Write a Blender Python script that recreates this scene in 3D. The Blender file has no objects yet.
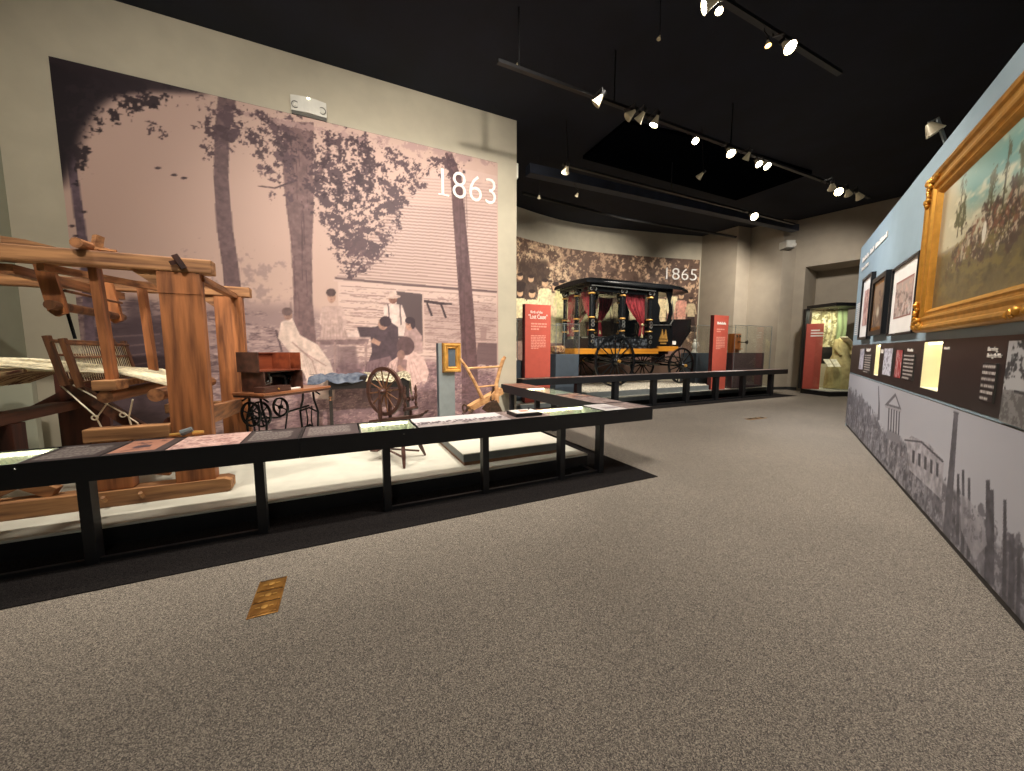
import bpy, bmesh, math, random
import numpy as np
from mathutils import Vector, Matrix
random.seed(7)
RNG = np.random.RandomState(11)
PI = math.pi
# ------------------------------------------------------------------ camera
FOC, CXP, CYP, CAMH, HOR = 365.0, 512.0, 385.5, 1.4, 350.0
PITCH = math.atan((CYP-HOR)/FOC)
sc = bpy.context.scene
COL = sc.collection
cam_d = bpy.data.cameras.new('camera'); cam = bpy.data.objects.new('camera', cam_d); COL.objects.link(cam)
cam_d.sensor_fit = 'HORIZONTAL'; cam_d.sensor_width = 36.0; cam_d.lens = 36.0*FOC/1024.0
cam_d.clip_start = 0.05; cam_d.clip_end = 100
cam.location = (0, 0, CAMH); cam.rotation_euler = (PI/2-PITCH, 0, 0)
sc.camera = cam
# ------------------------------------------------------------------ view, world
sc.view_settings.view_transform = 'Standard'; sc.view_settings.look = 'None'
sc.view_settings.gamma = 1.0; sc.view_settings.use_curve_mapping = False
sc.view_settings.exposure = 0.0
sc.cycles.transparent_max_bounces = 32
w = bpy.data.worlds.new('world'); sc.world = w; w.use_nodes = True
w.node_tree.nodes['Background'].inputs[0].default_value = (0.9, 0.95, 1.0, 1)
w.node_tree.nodes['Background'].inputs[1].default_value = 0.05
# ------------------------------------------------------------------ two floor-plan frames (left exhibit A, right partition B)
class Frame:
    def __init__(s, vpx):
        a = math.atan((vpx-CXP)*math.cos(PITCH)/FOC)
        s.u = Vector((math.sin(a), math.cos(a), 0)); s.v = Vector((-math.cos(a), math.sin(a), 0)); s.rot = PI/2-a
    def W(s, u, v, z=0): return s.u*u+s.v*v+Vector((0, 0, z))
    def inv(s, P): return (P.dot(s.u), P.dot(s.v), P.z)
A = Frame(1283.0); B = Frame(781.0)
G = Frame(0); G.u = Vector((1, 0, 0)); G.v = Vector((0, 1, 0)); G.rot = 0.0
def ray(x, y):
    a = CYP-y; cp, sp = math.cos(PITCH), math.sin(PITCH)
    return Vector((x-CXP, FOC*cp+a*sp, a*cp-FOC*sp))
def on_z(x, y, z=0.0):
    d = ray(x, y); return d*((z-CAMH)/d.z)+Vector((0, 0, CAMH))
def on_v(F, x, y, D):
    d = ray(x, y); return F.inv(d*(D/d.dot(F.v))+Vector((0, 0, CAMH)))
# ------------------------------------------------------------------ lights: the gallery's track spotlights, plus added spots that have no fixture
WARM = (1.0, 0.91, 0.80); NEUT = (1.0, 0.93, 0.85)
def spot(F, p, t, watts, deg=60, blend=0.8, rad=0.12, col=WARM):
    d = bpy.data.lights.new('spot_light', 'SPOT'); d.energy = watts; d.color = col
    d.spot_size = math.radians(deg); d.spot_blend = blend; d.shadow_soft_size = rad
    o = bpy.data.objects.new('spot_light', d); COL.objects.link(o)
    P = F.W(*p); T = F.W(*t); o.location = P
    o.rotation_euler = (T-P).to_track_quat('-Z', 'Y').to_euler()
    return o
# left exhibit (loom, machines, mural)
spot(A, (-2.3, 3.3, 5.2), (-1.7, 4.5, 0.9), 480, 70)
spot(A, (0.2, 3.3, 5.2), (0.0, 4.8, 0.3), 330, 72)
spot(A, (2.1, 3.4, 5.2), (1.7, 4.6, 0.2), 360, 66)  # added where no fixture hangs, to brighten the platform's right part
spot(A, (-1.4, 5.0, 5.6), (-1.2, 4.0, 0.1), 230, 80)  # added spot without fixture, fills the rail's shadow on the platform front
spot(A, (1.4, 5.0, 5.6), (1.2, 4.0, 0.1), 230, 80)  # second added spot for the platform front, also without fixture
spot(A, (1.8, 1.6, 5.0), (1.9, 6.75, 2.5), 1500, 84)
spot(A, (-1.2, 1.4, 5.1), (-1.0, 6.75, 2.7), 620, 90)
spot(A, (3.9, 6.2, 4.9), (6.2, 8.8, 2.0), 420, 60)  # added spot that brightens the hearse's rear curtains
spot(A, (3.4, 4.2, 5.1), (3.2, 6.75, 2.6), 150, 60)
# hearse bay
spot(A, (6.2, 4.63, 4.9), (6.0, 8.0, 1.2), 600, 66)
spot(A, (8.2, 4.63, 4.9), (8.4, 8.2, 1.3), 600, 66)
spot(A, (10.6, 4.8, 4.9), (10.9, 8.0, 1.0), 600, 66)
spot(A, (4.6, 5.6, 4.9), (4.9, 9.6, 2.4), 600, 80)
spot(A, (8.4, 6.47, 4.9), (8.2, 10.8, 2.8), 800, 90)
spot(A, (11.6, 6.2, 4.9), (12.8, 10.0, 2.8), 700, 80)
spot(G, (8.0, 9.2, 4.9), (10.2, 12.8, 2.6), 500, 80, col=NEUT)
# right partition
spot(B, (2.6, 1.5, 4.7), (3.4, -1.05, 2.0), 330, 80, col=NEUT)
spot(B, (5.2, 1.3, 4.7), (5.8, -1.05, 1.7), 380, 76, col=NEUT)
spot(B, (7.8, 1.3, 4.7), (8.2, -1.05, 2.0), 420, 76, col=(0.95, 0.96, 1.0))
# carpet
spot(G, (0.6, 2.8, 5.3), (0.6, 3.0, 0), 420, 110, 1.0, 0.3, NEUT)
spot(G, (3.2, 5.6, 5.3), (3.2, 5.8, 0), 620, 110, 1.0, 0.3, NEUT)
spot(G, (6.4, 8.6, 5.3), (6.4, 8.8, 0), 620, 110, 1.0, 0.3, NEUT)
spot(G, (-0.6, -0.8, 5.3), (-0.4, 1.0, 0), 130, 110, 1.0, 0.3, NEUT)
# ------------------------------------------------------------------ colour + materials
def lin(c):
    c = np.asarray(c, float)/255.0
    return np.where(c <= 0.04045, c/12.92, ((c+0.055)/1.055)**2.4)
def rgba(c): l = lin(c); return (float(l[0]), float(l[1]), float(l[2]), 1)
def newmat(name):
    m = bpy.data.materials.new(name); m.use_nodes = True
    return m, m.node_tree.nodes, m.node_tree.links, m.node_tree.nodes['Principled BSDF']
def mat(name, c, rough=0.6, metal=0.0, var=0.12, scale=8.0, bump=0.0, stretch=(1, 1, 1), c2=None, emit=None, es=0.0, spec=None, detail=4.0, ramp=(0.35, 0.65)):
    m, N, L, b = newmat(name)
    tc = N.new('ShaderNodeTexCoord'); mp = N.new('ShaderNodeMapping'); mp.inputs['Scale'].default_value = stretch
    n = N.new('ShaderNodeTexNoise'); n.inputs['Scale'].default_value = scale; n.inputs['Detail'].default_value = detail
    r = N.new('ShaderNodeValToRGB'); r.color_ramp.elements[0].position = ramp[0]; r.color_ramp.elements[1].position = ramp[1]
    L.new(tc.outputs['Object'], mp.inputs['Vector']); L.new(mp.outputs[0], n.inputs['Vector']); L.new(n.outputs[0], r.inputs[0])
    a = np.array(c, float)
    if c2 is None:
        r.color_ramp.elements[0].color = rgba(np.clip(a*(1-var), 0, 255)); r.color_ramp.elements[1].color = rgba(np.clip(a*(1+var), 0, 255))
    else:
        r.color_ramp.elements[0].color = rgba(c2); r.color_ramp.elements[1].color = rgba(c)
    L.new(r.outputs[0], b.inputs['Base Color'])
    b.inputs['Roughness'].default_value = rough; b.inputs['Metallic'].default_value = metal
    if spec is not None: b.inputs['Specular IOR Level'].default_value = spec
    if bump:
        bp = N.new('ShaderNodeBump'); bp.inputs['Strength'].default_value = bump; bp.inputs['Distance'].default_value = 0.01
        L.new(n.outputs[0], bp.inputs['Height']); L.new(bp.outputs[0], b.inputs['Normal'])
    if emit is not None:
        b.inputs['Emission Color'].default_value = rgba(emit); b.inputs['Emission Strength'].default_value = es
    return m
def wood(name, c, c2, axis='x', rough=0.6, sc_=5.0, bump=0.25):
    s = {'x': (0.25, 3, 3), 'y': (3, 0.25, 3), 'z': (3, 3, 0.25)}[axis]
    return mat(name, c, rough, 0, 0, sc_, bump, s, c2, detail=8, ramp=(0.32, 0.62))
def printed(name, rough=0.55, spec=0.3):
    m, N, L, b = newmat(name)
    at = N.new('ShaderNodeAttribute'); at.attribute_name = 'Col'
    L.new(at.outputs['Color'], b.inputs['Base Color']); b.inputs['Roughness'].default_value = rough
    b.inputs['Specular IOR Level'].default_value = spec
    return m
def glass(name, tint=(235, 245, 240), ior=1.45, fac=1.0):
    m, N, L, b = newmat(name); N.remove(b)
    t = N.new('ShaderNodeBsdfTransparent'); t.inputs[0].default_value = rgba(tint)
    g = N.new('ShaderNodeBsdfGlossy'); g.inputs['Roughness'].default_value = 0.02; g.inputs['Color'].default_value = (fac, fac, fac, 1)
    f = N.new('ShaderNodeLayerWeight'); f.inputs['Blend'].default_value = 0.5
    pw = N.new('ShaderNodeMath'); pw.operation = 'POWER'; pw.inputs[1].default_value = 4.0
    ml = N.new('ShaderNodeMath'); ml.operation = 'MULTIPLY_ADD'; ml.inputs[1].default_value = 0.6; ml.inputs[2].default_value = 0.02*ior
    L.new(f.outputs['Facing'], pw.inputs[0]); L.new(pw.outputs[0], ml.inputs[0]); f = ml
    mx = N.new('ShaderNodeMixShader')
    L.new(f.outputs[0], mx.inputs[0]); L.new(t.outputs[0], mx.inputs[1]); L.new(g.outputs[0], mx.inputs[2])
    L.new(mx.outputs[0], N['Material Output'].inputs[0])
    return m
M = dict(
    wall=mat('cream_wall_paint', (190, 182, 162), 0.9, var=0.02, scale=3),
    greige=mat('greige_wall_paint', (168, 157, 140), 0.9, var=0.02, scale=3),
    sage=mat('sage_wall_paint', (158, 160, 142), 0.9, var=0.02, scale=3),
    blue=mat('blue_wall_paint', (140, 160, 170), 0.8, var=0.02, scale=3),
    ceil=mat('black_ceiling_paint', (14, 19, 32), 0.95, var=0.15, scale=1.5),
    ceild=mat('matt_black_recess_sheet', (6, 8, 12), 1.0, spec=0.0),  # dead black that imitates the darkness of a ceiling opening
    beam=mat('black_beam_paint', (42, 47, 60), 0.7, var=0.1, scale=3),
    track=mat('black_track_metal', (11, 11, 14), 0.5),
    base=mat('dark_baseboard_vinyl', (48, 47, 46), 0.6, var=0.05),
    rail=mat('black_powder_coated_steel', (17, 19, 23), 0.5, var=0.06, scale=20),
    plat=mat('off_white_platform_laminate', (214, 212, 196), 0.6, var=0.02, scale=6),
    platside=mat('black_platform_edge', (22, 23, 26), 0.6, var=0.1),
    grey=mat('grey_plinth_paint', (110, 116, 116), 0.6, var=0.04),
    bluegrey=mat('blue_grey_plinth_paint', (66, 76, 86), 0.6, var=0.04),
    maroon=mat('dark_maroon_plinth_paint', (66, 50, 54), 0.6, var=0.05),
    brownstrip=mat('brown_plinth_band', (122, 84, 58), 0.7, var=0.08),
    loomz=wood('old_oak_upright_grain', (178, 112, 64), (108, 64, 36), 'z', 0.6, 7),
    loomx=wood('old_oak_beam_grain', (182, 132, 86), (104, 66, 40), 'x', 0.65, 7),
    loomy=wood('old_oak_crossbeam_grain', (166, 112, 70), (92, 56, 34), 'y', 0.65, 7),
    loomd=wood('dark_red_stained_wood', (92, 48, 34), (44, 24, 20), 'z', 0.5, 5),
    loomdy=wood('dark_brown_beam_wood', (112, 70, 48), (54, 34, 26), 'y', 0.5, 5),
    harness=wood('brown_harness_wood', (128, 82, 48), (74, 46, 30), 'z', 0.6, 6),
    yarn=mat('cream_warp_yarn', (226, 216, 184), 0.9, var=0.1, scale=30),
    yarnb=mat('tan_yarn_fringe', (186, 158, 118), 0.95, c2=(92, 52, 40), scale=9, stretch=(1, 6, 0.5), ramp=(0.42, 0.55)),
    cord=mat('cream_cotton_cord', (225, 214, 186), 0.9),
    mahog=wood('mahogany_veneer', (134, 66, 40), (96, 44, 28), 'x', 0.4, 4, 0.1),
    mahogd=wood('dark_walnut_case', (84, 54, 44), (50, 32, 28), 'x', 0.4, 4, 0.1),
    tabletop=wood('walnut_tabletop', (150, 96, 62), (98, 58, 38), 'x', 0.35, 4, 0.1),
    iron=mat('black_cast_iron', (20, 20, 22), 0.4, 0.6, var=0.1),
    steel=mat('polished_steel', (190, 190, 190), 0.25, 1.0),
    darkwood=wood('very_dark_table_wood', (36, 28, 26), (20, 16, 16), 'x', 0.4),
    wheelw=wood('dark_spinning_wheel_wood', (92, 60, 50), (56, 36, 32), 'x', 0.4, 6),
    bluecloth=mat('faded_blue_cloth', (112, 118, 130), 0.95, c2=(66, 74, 90), scale=14),
    quilt=mat('patterned_cream_cloth', (206, 196, 168), 0.95, c2=(128, 118, 98), scale=28, ramp=(0.45, 0.6)),
    gold=mat('gilded_frame_leaf', (206, 150, 62), 0.38, 0.7, var=0.05, scale=14, bump=0.02),
    golddark=mat('antique_gold_liner', (148, 100, 38), 0.4, 0.7, var=0.15, scale=14),
    goldmat=mat('gold_paint', (192, 146, 74), 0.45, 0.5),
    plough=wood('pale_plough_wood', (206, 158, 108), (158, 108, 64), 'x', 0.7, 6),
    rust=mat('rusty_iron_share', (92, 66, 48), 0.8, 0.4, c2=(56, 42, 34), scale=18),
    hblack=mat('hearse_black_lacquer', (16, 18, 20), 0.22, 0.0, var=0.1, spec=0.6),
    hcarve=mat('carved_black_silver_panel', (92, 98, 104), 0.35, 0.2, c2=(20, 22, 26), scale=16, ramp=(0.5, 0.6), bump=0.6),
    amber=wood('amber_varnished_board', (206, 140, 44), (176, 112, 30), 'x', 0.35, 3, 0.05),
    silver=mat('silver_trim', (186, 186, 180), 0.3, 0.9),
    maroonc=mat('maroon_curtain_velvet', (196, 62, 74), 0.85, c2=(112, 30, 40), scale=5, stretch=(9, 9, 0.6)),
    tassel=mat('cream_tassel', (226, 206, 160), 0.9),
    interior=mat('dark_hearse_interior', (52, 46, 40), 0.8),
    gravel=mat('pale_gravel', (214, 208, 190), 0.95, c2=(126, 116, 100), scale=42, ramp=(0.4, 0.55), bump=1.0),
    red=mat('red_text_banner', (186, 84, 68), 0.55, var=0.02),
    redside=mat('dark_red_banner_edge', (86, 26, 24), 0.6, var=0.05),
    paper=mat('white_print_ink', (238, 230, 220), 0.7, var=0.02),
    pinkink=mat('pale_pink_print_ink', (222, 150, 132), 0.7, var=0.02),
    white=mat('white_plastic', (226, 224, 214), 0.4, var=0.02),
    greyp=mat('grey_plastic_shadow_gap', (90, 88, 82), 0.5, var=0.02),
    signtext=mat('white_raised_numerals', (246, 242, 236), 0.5, var=0.01),
    band=mat('dark_brown_caption_band', (44, 37, 36), 0.35, var=0.05),
    blackf=mat('black_frame_wood', (24, 22, 24), 0.4, var=0.1),
    matb=mat('white_mat_board', (232, 228, 222), 0.8, var=0.01),
    cream=mat('cream_niche_paint', (244, 238, 205), 0.8, var=0.01),
    casegreen=mat('pale_green_case_lining', (200, 208, 192), 0.8, var=0.02),
    led=mat('led_strip', (255, 250, 235), 0.5, emit=(255, 246, 210), es=22.0),
    ledn=mat('niche_led_strip', (255, 250, 235), 0.5, emit=(255, 244, 200), es=7.0),
    lamp=mat('lit_lamp_lens', (255, 255, 255), 0.5, emit=(255, 246, 225), es=60.0),
    lampo=mat('amber_lit_lamp_lens', (255, 220, 160), 0.5, emit=(255, 190, 110), es=10.0),
    shade=mat('pale_lamp_reflector', (176, 166, 140), 0.4, 0.2, emit=(200, 180, 140), es=0.10),
    brass=mat('brass_floor_plate', (186, 136, 68), 0.35, 0.7, c2=(150, 106, 52), scale=12, ramp=(0.4, 0.6)),
    phone=wood('golden_oak_telephone_case', (172, 102, 44), (130, 70, 30), 'z', 0.4),
    basket=mat('woven_floral_basket', (196, 160, 112), 0.9, c2=(110, 52, 44), scale=26, ramp=(0.42, 0.58)),
    dress=mat('pale_yellow_cotton_dress', (222, 208, 150), 0.9, c2=(190, 172, 120), scale=6),
    book=mat('aged_book_page', (228, 220, 196), 0.8),
    glass=glass('clear_case_glass', (253, 254, 253)), glassd=glass('hearse_window_glass', (240, 242, 240), 1.6),
    printm=printed('printed_panel'), printg=printed('varnished_canvas', 0.3, 0.4),
)
# carpet: grey-brown speckle
def carpet(name, cs, sc1):
    m, N, L, b = newmat(name)
    tc = N.new('ShaderNodeTexCoord')
    vo = N.new('ShaderNodeTexVoronoi'); vo.inputs['Scale'].default_value = sc1
    sp_ = N.new('ShaderNodeSeparateColor'); r = N.new('ShaderNodeValToRGB'); e = r.color_ramp.elements
    e[0].position = 0.0; e[0].color = rgba(cs[0]); e[1].position = 1.0; e[1].color = rgba(cs[3])
    k = e.new(0.35); k.color = rgba(cs[1]); k = e.new(0.7); k.color = rgba(cs[2])
    n2 = N.new('ShaderNodeTexNoise'); n2.inputs['Scale'].default_value = 0.9; n2.inputs['Detail'].default_value = 6
    hs = N.new('ShaderNodeHueSaturation'); mr = N.new('ShaderNodeMapRange')
    mr.inputs['To Min'].default_value = 0.82; mr.inputs['To Max'].default_value = 1.18
    L.new(tc.outputs['Object'], vo.inputs['Vector']); L.new(tc.outputs['Object'], n2.inputs[0]); L.new(vo.outputs['Color'], sp_.inputs[0]); L.new(sp_.outputs[0], r.inputs[0])
    L.new(n2.outputs[0], mr.inputs[0]); L.new(mr.outputs[0], hs.inputs['Value']); L.new(r.outputs[0], hs.inputs['Color'])
    L.new(hs.outputs[0], b.inputs['Base Color']); b.inputs['Roughness'].default_value = 1.0; b.inputs['Specular IOR Level'].default_value = 0.05
    return m
M['carpet'] = carpet('speckled_grey_brown_carpet', ((78, 73, 69), (112, 105, 99), (146, 137, 124), (184, 173, 156)), 320)
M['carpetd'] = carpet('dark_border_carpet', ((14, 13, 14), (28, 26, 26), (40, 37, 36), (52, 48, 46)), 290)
# ------------------------------------------------------------------ mesh helpers
class MB:
    """collects shapes in one mesh; coordinates are (u, v, z) of the thing's plan frame"""
    def __init__(s): s.V = []; s.F = []
    def add(s, vs, fs):
        o = len(s.V); s.V += [tuple(v) for v in vs]; s.F += [tuple(i+o for i in f) for f in fs]; return s
    def box(s, u0, u1, v0, v1, z0, z1, bev=0.0):
        if bev <= 0:
            vs = [(u, v, z) for z in (z0, z1) for v in (v0, v1) for u in (u0, u1)]
            return s.add(vs, [(0, 2, 3, 1), (4, 5, 7, 6), (0, 1, 5, 4), (2, 6, 7, 3), (0, 4, 6, 2), (1, 3, 7, 5)])
        b = bmesh.new(); bmesh.ops.create_cube(b, size=1.0)
        for q in b.verts: q.co = Vector(((u0+u1)/2+q.co.x*(u1-u0), (v0+v1)/2+q.co.y*(v1-v0), (z0+z1)/2+q.co.z*(z1-z0)))
        bmesh.ops.bevel(b, geom=b.edges[:], offset=bev, segments=2, affect='EDGES', profile=0.6)
        b.verts.index_update(); s.add([q.co[:] for q in b.verts], [[q.index for q in f.verts] for f in b.faces]); b.free(); return s
    def bar(s, a, b, w, h, up=(0, 0, 1), bev=0.0, w2=None, h2=None):
        a, b = Vector(a), Vector(b); d = (b-a).normalized(); u_ = Vector(up)
        if abs(d.dot(u_)) > 0.98: u_ = Vector((1, 0, 0))
        x = d.cross(u_).normalized(); y = x.cross(d).normalized()
        w2 = w if w2 is None else w2; h2 = h if h2 is None else h2
        vs = [p+x*(sx*ww/2)+y*(sy*hh/2) for p, ww, hh in ((a, w, h), (b, w2, h2)) for sx, sy in ((-1, -1), (1, -1), (1, 1), (-1, 1))]
        return s.add(vs, [(3, 2, 1, 0), (4, 5, 6, 7), (0, 1, 5, 4), (1, 2, 6, 5), (2, 3, 7, 6), (3, 0, 4, 7)])
    def tube(s, pts, r, n=8, cap=True):
        pts = [Vector(p) for p in pts]; rs = r if isinstance(r, (list, tuple)) else [r]*len(pts)
        o = len(s.V); prev = None
        for i, p in enumerate(pts):
            d = (pts[min(i+1, len(pts)-1)]-pts[max(i-1, 0)]).normalized()
            ref = prev if prev is not None else (Vector((0, 0, 1)) if abs(d.z) < 0.9 else Vector((1, 0, 0)))
            x = (ref-d*ref.dot(d)).normalized(); prev = x; y = d.cross(x)
            for k in range(n):
                a = 2*PI*k/n; s.V.append(tuple(p+x*(math.cos(a)*rs[i])+y*(math.sin(a)*rs[i])))
        for i in range(len(pts)-1):
            for k in range(n):
                k2 = (k+1) % n; s.F.append((o+i*n+k, o+i*n+k2, o+(i+1)*n+k2, o+(i+1)*n+k))
        if cap:
            s.F.append(tuple(o+k for k in range(n))[::-1]); s.F.append(tuple(o+(len(pts)-1)*n+k for k in range(n)))
        return s
    def lathe(s, prof, c, axis=(0, 0, 1), n=20):
        ax = Vector(axis).normalized(); ref = Vector((1, 0, 0)) if abs(ax.x) < 0.9 else Vector((0, 0, 1))
        x = (ref-ax*ref.dot(ax)).normalized(); y = ax.cross(x); o = len(s.V); c = Vector(c)
        for r, h in prof:
            for k in range(n):
                a = 2*PI*k/n; s.V.append(tuple(c+ax*h+x*(r*math.cos(a))+y*(r*math.sin(a))))
        for i in range(len(prof)-1):
            for k in range(n):
                k2 = (k+1) % n; s.F.append((o+i*n+k, o+i*n+k2, o+(i+1)*n+k2, o+(i+1)*n+k))
        s.F.append(tuple(o+k for k in range(n))[::-1]); s.F.append(tuple(o+(len(prof)-1)*n+k for k in range(n)))
        return s
    def ring(s, c, R, w, t, axis, n=36, prof=None):
        """wheel rim: radius R, radial width w, thickness t"""
        ax = Vector(axis).normalized(); ref = Vector((0, 0, 1)); x = (ref-ax*ref.dot(ax)).normalized(); y = ax.cross(x); o = len(s.V); c = Vector(c)
        pr = [(R, -t/2), (R, t/2), (R-w, t/2), (R-w, -t/2)]
        for k in range(n):
            a = 2*PI*k/n; rd = x*math.cos(a)+y*math.sin(a)
            for r, h in pr: s.V.append(tuple(c+rd*r+ax*h))
        for k in range(n):
            k2 = (k+1) % n
            for j in range(4):
                j2 = (j+1) % 4; s.F.append((o+k*4+j, o+k*4+j2, o+k2*4+j2, o+k2*4+j))
        return s
    def prism(s, poly, d0, d1, plane='uz'):
        n = len(poly)
        def mk(p, d): return (p[0], d, p[1]) if plane == 'uz' else ((d, p[0], p[1]) if plane == 'vz' else (p[0], p[1], d))
        vs = [mk(p, d0) for p in poly]+[mk(p, d1) for p in poly]
        return s.add(vs, [tuple(range(n))[::-1], tuple(range(n, 2*n))]+[(i, (i+1) % n, n+(i+1) % n, n+i) for i in range(n)])
    def blob(s, c, r, seg=10, jit=0.0):
        b = bmesh.new(); bmesh.ops.create_icosphere(b, subdivisions=2, radius=1.0)
        for q in b.verts:
            k = 1+random.uniform(-jit, jit); q.co = Vector((c[0]+q.co.x*r[0]*k, c[1]+q.co.y*r[1]*k, c[2]+q.co.z*r[2]*k))
        b.verts.index_update(); s.add([q.co[:] for q in b.verts], [[q.index for q in f.verts] for f in b.faces]); b.free(); return s
    def frame(s, u0, u1, z0, z1, prof, vw, sg=1):
        """mitred picture frame around u0..u1 x z0..z1; prof = (inset, height above wall v=vw)"""
        o = len(s.V); m = len(prof)
        for i, d in prof:
            for (u, z) in ((u0+i, z0+i), (u1-i, z0+i), (u1-i, z1-i), (u0+i, z1-i)): s.V.append((u, vw+sg*d, z))
        for j in range(m-1):
            for k in range(4):
                k2 = (k+1) % 4; s.F.append((o+j*4+k, o+j*4+k2, o+(j+1)*4+k2, o+(j+1)*4+k))
        return s
    def build(s, name, m, parent=None, F=None, smooth=False, shift=None):
        F = F or (FOF[root_of(parent).name] if parent is not None else G)
        me = bpy.data.meshes.new(name)
        if parent is not None:
            org = ORG[root_of(parent).name]
        elif shift is not None: org = shift
        else:
            xs = [v[0] for v in s.V]; ys = [v[1] for v in s.V]; zs = [v[2] for v in s.V]
            org = ((min(xs)+max(xs))/2, (min(ys)+max(ys))/2, min(zs))
        me.from_pydata([(v[0]-org[0], v[1]-org[1], v[2]-org[2]) for v in s.V], [], s.F)
        b = bmesh.new(); b.from_mesh(me); bmesh.ops.recalc_face_normals(b, faces=b.faces[:]); b.to_mesh(me); b.free()
        me.materials.append(m if not isinstance(m, str) else M[m])
        if smooth:
            for p in me.polygons: p.use_smooth = True
            me.set_sharp_from_angle(angle=math.radians(38))
        o = bpy.data.objects.new(name, me); COL.objects.link(o)
        if parent is not None: o.parent = parent
        else:
            o.location = F.W(*org); o.rotation_euler = (0, 0, F.rot)
            FOF[o.name] = F; ORG[o.name] = org
        return o
FOF = {}; FR = {'A': A, 'B': B, 'G': G}; ORG = {}
def root_of(o):
    while o.parent is not None: o = o.parent
    return o
def tag(o, label=None, cat=None, group=None, kind=None):
    if label: o['label'] = label
    if cat: o['category'] = cat
    if group: o['group'] = group
    if kind: o['kind'] = kind
    return o
def thing(name, label, cat, org, F=A, group=None, rot=0.0):
    o = bpy.data.objects.new(name, None); COL.objects.link(o); o.empty_display_size = 0.1
    o.location = F.W(*org); o.rotation_euler = (0, 0, F.rot+rot); ORG[o.name] = tuple(org) if rot == 0 else (0, 0, 0)
    FOF[o.name] = F
    return tag(o, label, cat, group)
def copy_tree(o, parent=None, **kw):
    c = o.copy(); COL.objects.link(c); c.parent = parent
    if o.name in ORG: ORG[c.name] = ORG[o.name]
    for ch in o.children: copy_tree(ch, c)
    return c
def struct(o): o['kind'] = 'structure'; return o
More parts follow.
